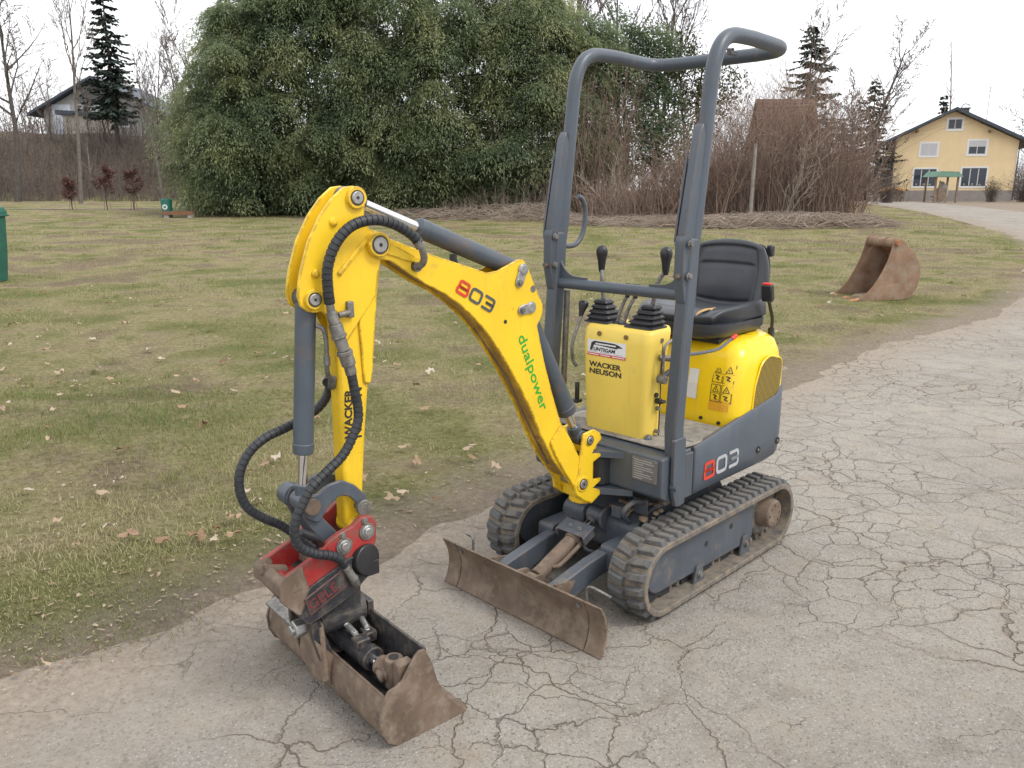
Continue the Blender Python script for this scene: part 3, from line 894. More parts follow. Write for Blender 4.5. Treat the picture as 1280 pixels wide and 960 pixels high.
Mr = Matrix.Rotation(math.atan2(d.z, -d.x), 3, 'Y')
part('cylinder_guard', G().box(gp, (.075, .155, .008), Mr).box(gp + Vector((.004, .074, -.018)), (.07, .008, .04), Mr).box(gp + Vector((.004, -.074, -.018)), (.07, .008, .04), Mr), GREY_LOW, lift, bevel=.003)
for s in (.025, -.025): bolt('guard_bolt', gp + Vector((.004, s, .004)), (.35, 0, 1), .008, .008, STEELD, lift)
part('hydraulic_pipe', G().tube(cat_rom([A + d * .10 + Vector((0, .03, .0)), A + d * .12 + Vector((0, .052, .005)), A + d * .22 + Vector((0, .055, .006)), A + d * .27 + Vector((0, .045, -.005))], 6), .009, 10), RUST, lift)
part('hydraulic_hose', G().tube(cat_rom([A + d * .27 + Vector((0, .045, -.005)), (.50, .07, .19), (.42, .10, .17), (.34, .12, .22), (.30, .12, .31), (.25, .10, .37)], 8), .011, 10), HOSE, lift)
g = G().tube(cat_rom([(.35, .16, .30), (.40, .17, .36), (.36, .19, .40), (.28, .20, .38)], 6), .012, 8).box((.36, .12, .345), (.05, .05, .05)).span(.30, .305, .15, .22, .33, .40)
part('hose_bracket', g, GREY_LOW, under, bevel=.003)

# ---------- slewing upper frame
def plan(x0, x1, hy, rf, rr, n=9):
    """rounded plan outline, front at x1; corner radii front and rear (ellipse allowed)"""
    out = []
    for cx, cy, rx, ry, a0 in ((x1 - rf, hy - rf, rf, rf, 0), (x0 + rr[0], hy - rr[1], rr[0], rr[1], 90), (x0 + rr[0], -hy + rr[1], rr[0], rr[1], 180), (x1 - rf, -hy + rf, rf, rf, 270)):
        # walk counter-clockwise
        for k in range(n + 1):
            a = R(a0 + 90 * k / n)
            out.append((cx + rx * math.cos(a), cy + ry * math.sin(a)))
    return out
def sstep_(a, b, x):
    t = max(0, min(1, (x - a) / (b - a))); return t * t * (3 - 2 * t)
def cw_top(x): return .632 + .160 * min(1.15, max(0, (-x - .2) / .42)) ** 1.7
RR = (.18, .21)
ring = lambda x0, x1, hy, rf, rr, zf: [(x, y, zf(x)) for x, y in plan(x0, x1, hy, rf, rr)]
g = G()
bot = lambda x: .41 + .055 * sstep_(.45, .70, -x)
g.loft([ring(-.66, .17, .325, .01, RR, bot), ring(-.695, .17, .35, .01, RR, lambda x: bot(x) + .02), ring(-.70, .17, .352, .01, RR, lambda x: .5 + .05 * sstep_(.3, .7, -x)),
        ring(-.70, .17, .351, .01, RR, lambda x: cw_top(x) - .012), ring(-.692, .17, .343, .008, RR, cw_top), ring(-.675, .16, .325, .004, RR, lambda x: cw_top(x) - .002), ring(-.67, .15, .32, .003, RR, lambda x: .60)], cap1=True)
cwt = part('counterweight_skirt', g, GREY, smooth=50)
cwt['label'] = 'dark grey lower body shell with the number on its side'
number803(.074, (.094, .3535, .474), (-1, 0, 0.02), (0, 0, 1), cwt, TXT_RED, TXT_GREY, .2, .32)
for bx, bz in ((-.361, .497), (-.545, .50)):
    y = .352 if bx > -.44 else .351
    part('bolt_recess', G().lathe([(.017, 0), (.017, .003), (.012, .003), (.011, -.006)], (bx, y, bz), (0, 1, 0), 20), BLACKPL, cwt)
    bolt('skirt_bolt', (bx, y - .003, bz), (0, 1, 0), .008, .007, STEELD, cwt)
# front frame
g = G().prism(arc_poly([(.18, .415), (.30, .415), (.385, .46), (.385, .625), (.18, .628)], .012), -.34, .34)
frame = part('upper_frame', g, GREY, bevel=.006)
part('side_upright', G().span(.178, .235, .334, .349, .425, .615), GREY, frame, bevel=.004)
part('data_plate', G().span(.3855, .3885, .195, .318, .515, .612), plain('plate_alloy', (.17, .165, .16), .5, .3), frame, bevel=.001)
gg = G()
for k in range(9):
    gg.span(.3888, .3893, .205, .205 + (.10 if k % 3 else .06) * (.7 + .3 * ((k * 37) % 10) / 10), .523 + .0095 * k, .526 + .0095 * k)
part('plate_print', gg, TXT_GREY, frame, smooth=0)
for a in (.203, .31):
    for b in (.521, .606): part('rivet', G().cyl((.388, a, b), (.391, a, b), .0035, n=8), STEEL, frame)
for z0, z1, nm in ((.585, .612, 'swing_lug'), (.425, .452, 'swing_lug')):
    pl = [(.36, -.19), (.36, .19), (.40, .13), (.445, .062), (.47, .052), (.515, .03), (.525, 0), (.515, -.03), (.47, -.052), (.445, -.062), (.40, -.13)]
    part(nm, G().prism(arc_poly(pl, .012), z0, z1, 'z'), GREY, frame, bevel=.005)
part('hose_cavity_block', G().prism(arc_poly([(.36, -.09), (.36, .09), (.43, .07), (.455, 0), (.43, -.07)], .02), .455, .583, 'z'), DARK, frame, bevel=.01)  # one block; the cavity's shade and its rubber hoses share its dark colour
# floor mat
part('footwell_floor', G().span(-.14, .178, -.33, .331, .60, .630), GREY, frame, bevel=.003)
MAT_FLOOR = plain('floor_mat', (.235, .215, .185), .95, vary=.35, scale=26, bump=.4)
g = G().prism(arc_poly([(-.145, -.325), (.30, -.325), (.30, .315), (.165, .338), (-.13, .338)], .02), .632, .640, 'z')
mat_o = part('floor_mat', g, MAT_FLOOR, frame, bevel=.003)
gr = G()
for k in range(12): gr.span(-.12, .145, .20 + k * .0105, .2055 + k * .0105, .640, .6435)
part('mat_rib', gr, MAT_FLOOR, frame)

# ---------- engine hood
RH = (.15, .17)
def hood_ring(z, ins, f0, x0=-.672, hy=.335):
    return [(x, y, z + (.035 * (-x - .2) if z > .95 else 0)) for x, y in plan(x0 + ins, f0 - ins, hy - ins, .075 + .0 * ins, (RH[0], RH[1]), 10)]
g = G()
g.loft([hood_ring(.60, 0, -.155), hood_ring(.70, 0, -.16), hood_ring(.80, .0, -.17), hood_ring(.875, .004, -.182), hood_ring(.93, .012, -.19), hood_ring(.965, .028, -.195), hood_ring(.988, .052, -.20), hood_ring(.999, .085, -.205), hood_ring(1.003, .13, -.21)])
hood = part('engine_hood', g, YEL_HOOD, smooth=55)
hood['label'] = 'glossy yellow engine hood under the seat'
# grille of perforated sheet on the hood's side
m = M('perforated_grille', .5)
co = m.oc()
v = m.N.new('ShaderNodeSeparateXYZ'); m.L.new(co, v.inputs[0])
def wavegrid(mm, s, offs):
    a = mm.math('SINE', mm.math('MULTIPLY', mm.math('ADD', s, offs), 2 * pi / .0115)); return a
gx_ = wavegrid(m, v.outputs['X'], 0.0); gz_ = wavegrid(m, m.math('ADD', v.outputs['Z'], m.math('MULTIPLY', v.outputs['X'], .5)), 0.0)
hole = m.math('GREATER_THAN', m.math('ADD', gx_, gz_), -.25)
m.set('Base Color', m.mix(hole, (.45, .30, .02), (.016, .015, .012)))
MAT_GRILLE = m.m
gp_ = arc_poly([(-.30, .655), (-.315, .80), (-.36, .895), (-.43, .925), (-.55, .895), (-.585, .85), (-.60, .785), (-.47, .69), (-.36, .64)], .03, 4)
def hood_y(x):                                    # y of the hood's side wall at x
    cx, rx, ry = -.672 + RH[0], RH[0], RH[1]
    if x > cx: return .335
    t = min(1, (cx - x) / rx); return .335 - ry + ry * math.sqrt(max(0, 1 - t * t))
def wrap(g, off): return g.map(lambda p: Vector((p.x, hood_y(p.x) + p.y + off, p.z)))
def fan_sheet(poly, y0, nx=14):
    """polygon cut into vertical strips so it can follow a curved wall"""
    xs_ = np.linspace(min(p[0] for p in poly), max(p[0] for p in poly), nx + 1)
    def zspan(x):
        zs = []
        for (a, b), (c, d) in zip(poly, poly[1:] + poly[:1]):
            if (a - x) * (c - x) <= 0 and a != c: zs.append(b + (d - b) * (x - a) / (c - a))
        return (min(zs), max(zs)) if zs else None
    vs, fs = [], []
    e_ = 1e-4; xs_[0] += e_; xs_[-1] -= e_
    for x in xs_:
        lo, hi = zspan(x); vs += [(x, y0, lo), (x, y0, hi)]
    for k in range(nx): fs.append((2 * k, 2 * k + 2, 2 * k + 3, 2 * k + 1))
    return G().add(vs, fs)
part('hood_grille', wrap(fan_sheet(gp_, .004), 0), MAT_GRILLE, hood, smooth=0)
g = G()
rimp = [Vector((x, hood_y(x) + .003, z)) for x, z in gp_]
g.tube(rimp + rimp[:2], .0045, 6, caps=False)
part('grille_rim', g, YEL_HOOD, hood)
# warning labels: two columns of pictograms on the front corner of the hood
RF = .075
def hood_front(y, z):                             # surface x of the hood front at (y,z), rounding at the corner
    f0 = float(np.interp(z, [.6, .7, .8, .875, .915], [-.155, -.16, -.17, -.186, -.204])); a = y - (.335 - RF - (0 if z < .8 else .004))
    return f0 if a <= 0 else f0 - RF + math.sqrt(max(0, RF * RF - a * a))
def front_patch(y0, y1, z0, z1, off, ny=4):
    vs, fs = [], []
    for k in range(ny + 1):
        y = y0 + (y1 - y0) * k / ny
        vs += [(hood_front(y, z0) + off, y, z0), (hood_front(y, z1) + off, y, z1)]
    for k in range(ny): fs.append((2 * k, 2 * k + 2, 2 * k + 3, 2 * k + 1))
    return G().add(vs, fs)
lab = part('warning_label', front_patch(.203, .305, .735, .905, .0015, 6), ORANGE, hood, smooth=0)
part('warning_label', front_patch(.20, .295, .70, .732, .0015, 6), ORANGE, hood, smooth=0)
gl = G()
def fline(pts, w=.0028):
    for (a, b), (c, d) in zip(pts[:-1], pts[1:]):
        t = Vector((c - a, d - b)).normalized(); nn = Vector((-t.y, t.x)) * w / 2
        q = [(a + nn.x, b + nn.y), (c + nn.x, d + nn.y), (c - nn.x, d - nn.y), (a - nn.x, b - nn.y)]
        gl.add([(hood_front(y, z) + .0025, y, z) for y, z in q], [(0, 1, 2, 3)])
for c0 in (.206, .257):
    c1 = c0 + .045
    for z0, z1 in ((.74, .815), (.825, .902)):
        fline([(c0, z0), (c1, z0), (c1, z1), (c0, z1), (c0, z0)])
        zm = (z0 + z1) / 2; fline([(c0, zm), (c1, zm)], .0018)
        fline([(c0 + .008, zm + .006), (c1 - .008, zm + .006), ((c0 + c1) / 2, z1 - .005), (c0 + .008, zm + .006)], .003)
        fline([((c0 + c1) / 2, zm + .012), ((c0 + c1) / 2, zm + .022)], .003)
        fline([(c0 + .012, zm - .008), (c1 - .014, zm - .012), (c0 + .018, zm - .022), (c1 - .012, zm - .028)], .005)
part('label_pictogram', gl, TXT_BLACK, hood, smooth=0)
part('white_label', front_patch(.085, .135, .80, .868, .0025, 2), WHITE, hood, smooth=0)
part('white_label', front_patch(.085, .135, .735, .7995, .0025, 2), WHITE, hood, smooth=0)
part('hood_bolt', G().cyl((-.158, .17, .655), (-.150, .17, .655), .008, n=10), BLACKPL, hood)
part('hood_bolt', G().cyl((-.158, .26, .648), (-.150, .26, .648), .008, n=10), BLACKPL, hood)

# ---------- seat
def seat_sheet(name, nx, nz, fn, mat, parent, thick, off=-1):
    vs = [fn(i / nx * 2 - 1, j / nz) for j in range(nz + 1) for i in range(nx + 1)]
    fs = [(j * (nx + 1) + i, j * (nx + 1) + i + 1, (j + 1) * (nx + 1) + i + 1, (j + 1) * (nx + 1) + i) for j in range(nz) for i in range(nx)]
    o = part(name, G().add(vs, fs), mat, parent, smooth=180, recalc=False)
    s = o.modifiers.new('solid', 'SOLIDIFY'); s.thickness = thick; s.offset = off
    u = o.modifiers.new('sub', 'SUBSURF'); u.levels = 1; u.render_levels = 2
    return o
def back_fn(u, t):
    v = 2 * t - 1
    k = .36
    y = u * math.sqrt(1 - k * v * v * (1 if v > 0 else .5)) * .236
    zz = v * math.sqrt(1 - k * u * u)
    z = 1.255 + .172 * zz
    wing = abs(u) ** 3.2 * .062 * (1 - .45 * t)
    lum = .020 * math.exp(-((t - .36) / .24) ** 2) * max(0, 1 - abs(u / .72) ** 3)
    in_ = max(abs(u) / .66, abs(t - .50) / .38)
    ring = math.exp(-((in_ - 1) / .07) ** 2)
    bar = math.exp(-((t - .64) / .025) ** 2) if abs(u) < .64 else 0
    roll = .02 * max(0, (max(abs(u), abs(v)) - .86) / .14) ** 2
    return (-.572 - .045 * t + wing + lum - .012 * max(ring, bar) - roll, y, z)
seat = seat_sheet('seat_back', 38, 38, back_fn, VINYL, EXC, .05)
seat['label'] = 'black vinyl operator seat with torn front edge'
def cush_fn(u, t):
    v = 2 * t - 1
    k = .30
    y = u * math.sqrt(1 - k * v * v * (1 if v > 0 else .2)) * .242
    x = -.355 + .225 * v * math.sqrt(1 - k * .6 * u * u)
    z = 1.112 + .016 * math.sin(min(1, t / .8) * pi * .5) + .055 * abs(u) ** 3 * max(0, 1 - t * 1.05) + .010 * abs(u) ** 3
    fr_ = max(0, (t - .80) / .20); z -= .026 * fr_ ** 2.2
    ed = max(0, (abs(u) - .86) / .14); z -= .014 * ed ** 2
    in_ = max(abs(u) / .74, abs(t - .36) / .42)
    z -= .008 * math.exp(-((in_ - 1) / .06) ** 2)
    return (x, y, z)
cush = seat_sheet('seat_cushion', 36, 36, cush_fn, VINYL, EXC, .075, 1)
# pan under the cushion, rails
g = G().loft([[(x, y, z) for x, y in plan(x0, x1, hy, .11, (.06, .06), 6)] for z, x0, x1, hy in ((1.004, -.55, -.18, .195), (1.018, -.575, -.15, .222), (1.04, -.59, -.135, .236), (1.075, -.59, -.132, .238))])
part('seat_pan', g, VINYL, cush, smooth=60)
for s in (1, -1):
    part('seat_rail', G().span(-.56, -.19, s * .15 - .012, s * .15 + .012, 1.0, 1.022), BLACKPL, cush, bevel=.003)
part('seat_mount', G().span(-.56, -.22, -.2, .2, .985, 1.008), DARK, cush, bevel=.003)
gt = G()
rd = random.Random(8)
tp = [Vector(cush_fn(.62 + .07 * math.sin(a) * rd.uniform(.6, 1.2), .83 + .13 * math.cos(a) * rd.uniform(.7, 1.2))) + Vector((.009, 0, .006)) for a in np.linspace(0, 2 * pi, 22)[:-1]]
cc_ = Vector(cush_fn(.62, .85)) + Vector((.012, 0, .010))
gt.add([cc_] + tp, [(0, 1 + k, 1 + (k + 1) % 21) for k in range(21)])
part('foam_tear', gt, FOAM, cush, smooth=0)
# seat belt buckle and retractor
part('belt_stalk', G().tube(cat_rom([(-.58, .262, 1.01), (-.56, .272, 1.07), (-.53, .275, 1.12), (-.505, .275, 1.165)], 6), .008, 8), BLACKPL, seat)
bk = part('belt_buckle', G().box((-.492, .275, 1.196), (.03, .052, .08), Matrix.Rotation(.22, 3, 'Y')), BLACKPL, seat, bevel=.006)
part('buckle_button', G().box((-.483, .275, 1.236), (.02, .042, .010), Matrix.Rotation(.22, 3, 'Y')), STK_RED, seat, bevel=.002)
part('belt_anchor', G().box((-.585, .258, 1.0), (.03, .02, .05)).box((-.46, .235, .995), (.20, .03, .008)), BLACKPL, seat, bevel=.004)
part('belt_retractor', G().box((-.652, .192, 1.372), (.035, .03, .055)), BLACKPL, seat, bevel=.008)

# ---------- control console
def con_ring(z, x0, x1, hy, r=.03): return [(x, y - .005, z) for x, y in plan(x0, x1, hy, r, (r, r), 5)]
g = G().loft([con_ring(.618, .135, .262, .150), con_ring(.66, .13, .268, .156), con_ring(.85, .13, .272, .164), con_ring(1.03, .10, .272, .172), con_ring(1.075, .09, .262, .172), con_ring(1.092, .085, .248, .166), con_ring(1.098, .08, .225, .155)])
con = part('control_console', g, YEL_OLD, smooth=50)
con['label'] = 'faded yellow control console in front of the footwell'
part('console_base', G().span(.10, .272, -.15, .16, .60, .622), GREY, con, bevel=.004)
for y in (-.085, .055): part('screw_hole', G().cyl((.262, y, 1.058), (.2722, y, 1.060), .010, n=16), plain('screw_recess', (.16, .09, .02), .7), con)
part('panel_seam', G().span(.165, .168, .163, .1675, .64, 1.05), TXT_BLACK, con)
for z in (.76, .66, 1.05): part('side_screw', G().cyl((.175, .155, z), (.175, .172, z), .009, n=12), STEELD, con)
part('key_hole', G().cyl((.19, .155, .82), (.19, .168, .82), .010, n=12), DARK, con)
part('ignition_key', G().cyl((.185, .16, .795), (.185, .185, .795), .013, n=12).box((.185, .192, .795), (.03, .016, .012)), BLACKPL, con, bevel=.003)
part('cowl_foot', G().ico((.24, .165, .63), .022, 2, (1, .8, 1.4)), GREY, con)
# sticker and maker's lettering on the front
XF = .2728
stk = part('dealer_sticker', G().span(XF - .002, XF + .0005, -.143, .059, .963, 1.031), WHITE, con)
part('sticker_stripe', G().span(XF, XF + .0009, -.143, .059, .963, .975), STK_RED, con)
rt, upv = (0, 1, 0), (0, 0, 1)
text('sticker_lettering', 'UNTIGAM', .021, TXT_BLACK, (XF + .001, -.112, .985), rt, upv, con, bold=.0006, width=.118, shear=.15)
g = G()
g.add([(XF + .0012, y, z) for y, z in ((-.130, .985), (-.118, .985), (-.108, 1.010), (-.104, 1.010), (.012, 1.004), (.018, 1.008), (.045, 1.012), (.02, 1.022), (.0, 1.026), (-.108, 1.026), (-.122, 1.018))], [tuple(range(11))])
part('sticker_emblem', g, TXT_BLACK, con, smooth=0)
part('sticker_line', G().span(XF + .0012, XF + .0016, -.10, .008, 1.0125, 1.0185), WHITE, con)
g = G()
for a, b in ((-.138, -.095), (-.075, -.02), (0, .045)): g.span(XF + .0006, XF + .001, a, b, .979, .9815)
part('sticker_line', g, TXT_GREY, con)
g = G()
for a, b in ((-.138, -.08), (-.072, -.02), (-.01, .054)): g.span(XF + .001, XF + .0014, a, b, .967, .971)
part('sticker_line', g, WHITE, con)
text('lettering', 'WACKER', .031, TXT_BLACK, (XF, -.132, .915), rt, upv, con, bold=.0009, width=.170)
text('lettering', 'NEUSON', .031, TXT_BLACK, (XF, -.132, .885), rt, upv, con, bold=.0009, width=.172)
# bellows and joysticks
def bellow(cx, cy, z0, w0, h, lev, name):
    secs = []
    n = 5
    for k in range(n):
        t0 = k / n; w = w0 * (1 - t0 * .62); z = z0 + h * t0
        for ww, zz in ((w * .84, z), (w, z + h / n * .25), (w * .98, z + h / n * .45), (w * .74, z + h / n * .92)):
            secs.append([(cx + (x - 0) + (lev[0] - cx) * .35 * (zz - z0) / h, cy + y + (lev[1] - cy) * .35 * (zz - z0) / h, zz) for x, y in plan(-ww, ww, ww * 1.12, ww * .35, (ww * .35, ww * .35), 4)])
    secs.append([(p[0] * .5 + .5 * (cx + (lev[0] - cx) * .35), p[1] * .5 + .5 * (cy + (lev[1] - cy) * .35), z0 + h * 1.02) for p in secs[-1]])
    b = part(name, G().loft(secs), BLACKPL, con, smooth=40)
    top = Vector((cx + (lev[0] - cx) * .35, cy + (lev[1] - cy) * .35, z0 + h))
    tip = Vector(lev)
    part('joystick_shaft', G().tube(cat_rom([top - Vector((0, 0, .01)), top.lerp(tip, .5) + Vector((.004, 0, 0)), tip - Vector((0, 0, .055))], 6), .009, 10), STEELD, b)
    dd = Vector((0, 0, 1))
    part('joystick_knob', G().lathe([(.0105, -.07), (.014, -.055), (.018, -.02), (.024, .005), (.0255, .022), (.021, .035), (.011, .043), (.002, .045)], tip, dd, 18), BLACKPL, b, smooth=60)
bellow(.175, -.150 + .018, 1.092, .066, .10, (.155, -.172, 1.375), 'joystick_bellow')
bellow(.175, .082, 1.092, .066, .10, (.155, .158, 1.385), 'joystick_bellow')
for y, tx in ((-.055, -.03), (-.018, .012)):
    part('lever_boot', G().lathe([(.03, 0), (.026, .006), (.012, .012)], (.19, y, 1.094), (0, 0, 1), 16), BLACKPL, con)
    lv = part('travel_lever', G().tube(cat_rom([(.19, y, 1.09), (.18, y + .01, 1.15), (.15, tx, 1.225)], 5), .0075, 8), STEELD, con)
    part('lever_knob', G().lathe([(.009, -.03), (.013, 0), (.018, .022), (.016, .03)], (.15, tx, 1.235), (-.2, 0, 1), 14), BLACKPL, con, smooth=60)
# far-side lever and near-side lever with links
part('side_lever', G().tube(cat_rom([(.27, -.205, .90), (.285, -.215, .93), (.29, -.215, 1.0), (.25, -.21, 1.10), (.235, -.21, 1.13)], 6), .0075, 8), STEELD, con)
part('lever_knob', G().lathe([(.009, -.035), (.014, -.01), (.022, .015), (.021, .028), (.01, .036)], (.232, -.21, 1.15), (-.3, .05, 1), 14), BLACKPL, con, smooth=60)
part('pedal_link', G().tube([(.27, -.2, .75), (.27, -.2, .83)], .011, 8).box((.27, -.2, .745), (.04, .03, .015)), BLACKPL, con, bevel=.003)
part('side_bracket', G().tube(cat_rom([(.18, .17, .90), (.205, .20, .92), (.205, .20, 1.0), (.20, .20, 1.03), (.17, .205, 1.05), (.12, .205, 1.055)], 6), .006, 8).cyl((.19, .17, .98), (.15, .215, .975), .013).cyl((.205, .18, .895), (.205, .215, .895), .018), STEELD, con)
part('rubber_grip', G().cyl((.20, .19, .90), (.10, .19, .925), .013, n=12), BLACKPL, con)
part('gas_lever', G().tube(cat_rom([(.19, .30, 1.01), (.05, .31, 1.005), (-.05, .305, 1.005), (-.15, .30, 1.03)], 6), .007, 8), GREY, con)
part('lever_tip', G().cyl((-.15, .30, 1.03), (-.19, .299, 1.04), .009, n=10), STK_RED, con)

# ---------- roll bar
def beam(pts, wx, wy):
    """rectangular bar through (x,y,z) points, sides along x and y"""
    return G().loft([[(x - wx / 2, y - wy / 2, z), (x + wx / 2, y - wy / 2, z), (x + wx / 2, y + wy / 2, z), (x - wx / 2, y + wy / 2, z)] for x, y, z in pts])
YP = .333
rops_pts = [(.235, YP, 1.50), (.2, YP, 1.80), (.175, YP, 2.02)]
bend = cat_rom([(.175, YP, 2.03), (.158, YP, 2.11), (.115, YP, 2.18), (.04, YP, 2.215), (-.10, YP, 2.222)], 7)
side = [(x, y, z) for x, y, z in bend]
rear = cat_rom([(-.25, YP, 2.218), (-.345, YP - .008, 2.215), (-.395, YP - .055, 2.212), (-.41, YP - .14, 2.21)], 7)
half = [(.245, YP, 1.44)] + rops_pts + side + rear
full = half + [(x, -y, z) for x, y, z in reversed(half)]
rops = part('roll_bar', G().tube(full, .0285, 18), GREY, smooth=60)
rops['label'] = 'bent grey roll bar tube arching over the seat'
for s in (1, -1):
    y = s * YP
    part('post_channel', G().prism([(.235, 1.46), (.322, 1.46), (.322, 1.50), (.252, 1.865), (.232, 1.89), (.20, 1.80)], y - .018, y + .018).prism([(.27, 1.46), (.328, 1.46), (.322, 1.52), (.262, 1.83)], y - .030, y - .022 if s > 0 else y - .030 + .008), GREY, rops, bevel=.004)
    part('lower_post', beam([(.285, y, .43), (.292, y, .56), (.308, y, .74), (.290, y, 1.0), (.272, y, 1.23), (.262, y, 1.44), (.26, y, 1.475)], .062, .056), GREY, rops, bevel=.008)
    part('post_foot', G().prism(arc_poly([(.252, .412), (.315, .412), (.338, .48), (.342, .70), (.262, .70)], .012), s * .345, s * .3635), GREY, rops, bevel=.004)
    part('hinge_plate', G().prism(arc_poly([(.280, 1.19), (.310, 1.24), (.330, 1.33), (.330, 1.47), (.318, 1.492), (.280, 1.485)], .012), y - .020, y + .020), GREY, rops, bevel=.004)
    for bx, bz in ((.305, 1.335), (.305, 1.455)):
        for q in (1, -1): bolt('hinge_bolt', (bx, y + q * (.022 if s * q < 0 else .029), bz), (0, q, 0), .011, .013, STEELD, rops)
    bolt('hinge_bolt', (.330, y, 1.335), (1, 0, 0), .009, .012, RUST, rops)
    part('corner_gusset', G().prism([(p[0], p[1]) for p in [(s * .318, 1.41)] + [(s * (.318 - .10 * (1 - math.cos(R(a)))), 1.41 - .12 * math.sin(R(a))) for a in np.linspace(8, 90, 9)] + [(s * .16, 1.288), (s * .16, 1.268), (s * .318, 1.268)]], .262, .272, 'x'), GREY, rops, bevel=.002)
    part('foot_bolt', G().cyl((.33, s * .345, .50), (.33, s * .377, .50), .011, n=12), GREY, rops)
part('cross_bar', G().tube([(.268, -.32, 1.257), (.268, .32, 1.257)], .023, 16), GREY, rops)
part('grab_handle', G().tube(cat_rom([(.23, -YP, 1.412), (.17, -YP, 1.410), (.125, -YP, 1.425), (.092, -YP, 1.47), (.080, -YP, 1.53), (.082, -YP, 1.575), (.105, -YP, 1.612), (.132, -YP, 1.623)], 6), .0115, 12), GREY, rops)
part('roof_hook', G().tube(cat_rom([(-.02, YP - .03, 2.175), (-.08, YP - .09, 2.19), (-.16, YP - .14, 2.205), (-.24, YP - .17, 2.205)], 5), .006, 8).box((-.27, YP - .18, 2.205), (.06, .02, .018)), GREY, rops, bevel=.003)
part('post_bracket', G().span(.225, .232, .30, .318, .87, 1.14), GREY, rops, bevel=.002)
part('conduit', G().tube([(.235, -.31, .80), (.22, -.31, 1.22)], .014, 10), STEELD, rops)
# ---------- swing bracket (boom frame)
GREASE = plain('old_grease', (.06, .045, .03), .55, vary=.5, scale=60)
g = G()
bp_ = [(.060, .704), (.0, .712), (-.036, .689), (-.045, .664), (-.012, .640), (.010, .612), (-.043, .602), (-.040, .588), (.003, .572), (.002, .500), (-.047, .495), (-.044, .482), (.0, .462), (-.052, .440), (-.050, .425), (.007, .394), (.055, .42), (.098, .452), (.105, .50), (.085, .54), (.075, .62)]
for y0, y1 in ((.056, .070), (-.070, -.056)): g.prism(bp_, y0, y1)
g.prism([(.055, .42), (.07, .50), (.03, .60), (.0, .60), (-.005, .41)], -.056, .056)
g.cyl((-.005, 0, .615), (-.005, 0, .645), .055).cyl((-.005, 0, .455), (-.005, 0, .58), .045).cyl((-.005, 0, .39), (-.005, 0, .42), .055)
br = bpart('swing_bracket', g, YEL, bevel=.005)
def pin(p, y0, y1, r, parent, mat=STEEL, ring=YEL, rr=1.7, flag=None):
    """pivot pin with a raised boss on the near side (boom frame)"""
    x, z = p
    g_ = G()
    g_.cyl((x, y0, z), (x, y1, z), r, n=20)
    o = bpart('pivot_pin', g_, mat, parent, bevel=.002)
    if ring is not None:
        for a, b in ((y1 - .020, y1 - .004), (y0 + .020, y0 + .004)):
            bpart('pin_boss', G().cyl((x, a, z), (x, b, z), r * rr, n=24), ring, parent, bevel=.003)
        bpart('grease_ring', G().cyl((x, y1 - .005, z), (x, y1 - .0025, z), r * 1.22, n=24), GREASE, parent)
    bpart('grease_nipple', G().cyl((x, y1, z), (x, y1 + .0015, z), r * .25, n=8), DARK, parent)
    return o
pin((.029, .673), -.078, .078, .016, br, rr=1.5)

# ---------- boom
OUT = [(1.0, 1.487), (.99, 1.52), (.965, 1.532), (.928, 1.507), (.816, 1.466), (.761, 1.447), (.707, 1.429), (.60, 1.395), (.533, 1.373), (.485, 1.378), (.413, 1.404), (.388, 1.412), (.365, 1.409), (.345, 1.38), (.296, 1.283), (.273, 1.24), (.272, 1.215), (.281, 1.192), (.300, 1.166), (.295, 1.145), (.265, 1.033), (.22, .896), (.175, .775), (.117, .68), (.041, .545), (.024, .515), (.024, .482), (.040, .460), (.070, .455), (.094, .470),
       (.150, .545), (.216, .631), (.276, .736), (.334, .859), (.418, 1.001), (.498, 1.117), (.555, 1.185), (.597, 1.227), (.655, 1.275), (.715, 1.316), (.795, 1.356), (.922, 1.436), (.965, 1.443), (.99, 1.458)]
INN = [(.90, 1.488), (.816, 1.460), (.707, 1.423), (.60, 1.389), (.52, 1.362), (.44, 1.33), (.37, 1.27), (.315, 1.19), (.289, 1.14), (.259, 1.03), (.214, .893), (.172, .78), (.12, .69), (.085, .62), (.12, .525), (.150, .551), (.212, .637), (.270, .742), (.328, .864), (.412, 1.006), (.492, 1.122), (.592, 1.232), (.71, 1.322), (.79, 1.362), (.88, 1.42)]
body = bpart('boom', G().prism(INN, -.041, .041), YEL_DIRTY, bevel=.003)
body['label'] = 'curved yellow boom, scraped to rust underneath'
for s in (1, -1):
    bpart('boom_side_plate', G().prism(OUT, s * .041, s * .052), YEL, body, bevel=.003)
    bpart('base_doubler', G().prism(arc_poly([(.172, .765), (.117, .682), (.041, .548), (.024, .50), (.045, .462), (.085, .465), (.150, .552), (.205, .640), (.235, .70)], .012), s * .052, s * .062), YEL, body, bevel=.004)
    bpart('tip_rib', G().prism(arc_poly([(.955, 1.51), (.85, 1.455), (.80, 1.43), (.80, 1.418), (.86, 1.432), (.955, 1.465)], .012), s * .052, s * .058), YEL, body, bevel=.003)
pin((.963, 1.488), -.070, .070, .024, body, rr=1.6)
pin((.062, .494), -.078, .078, .019, body, rr=1.75)
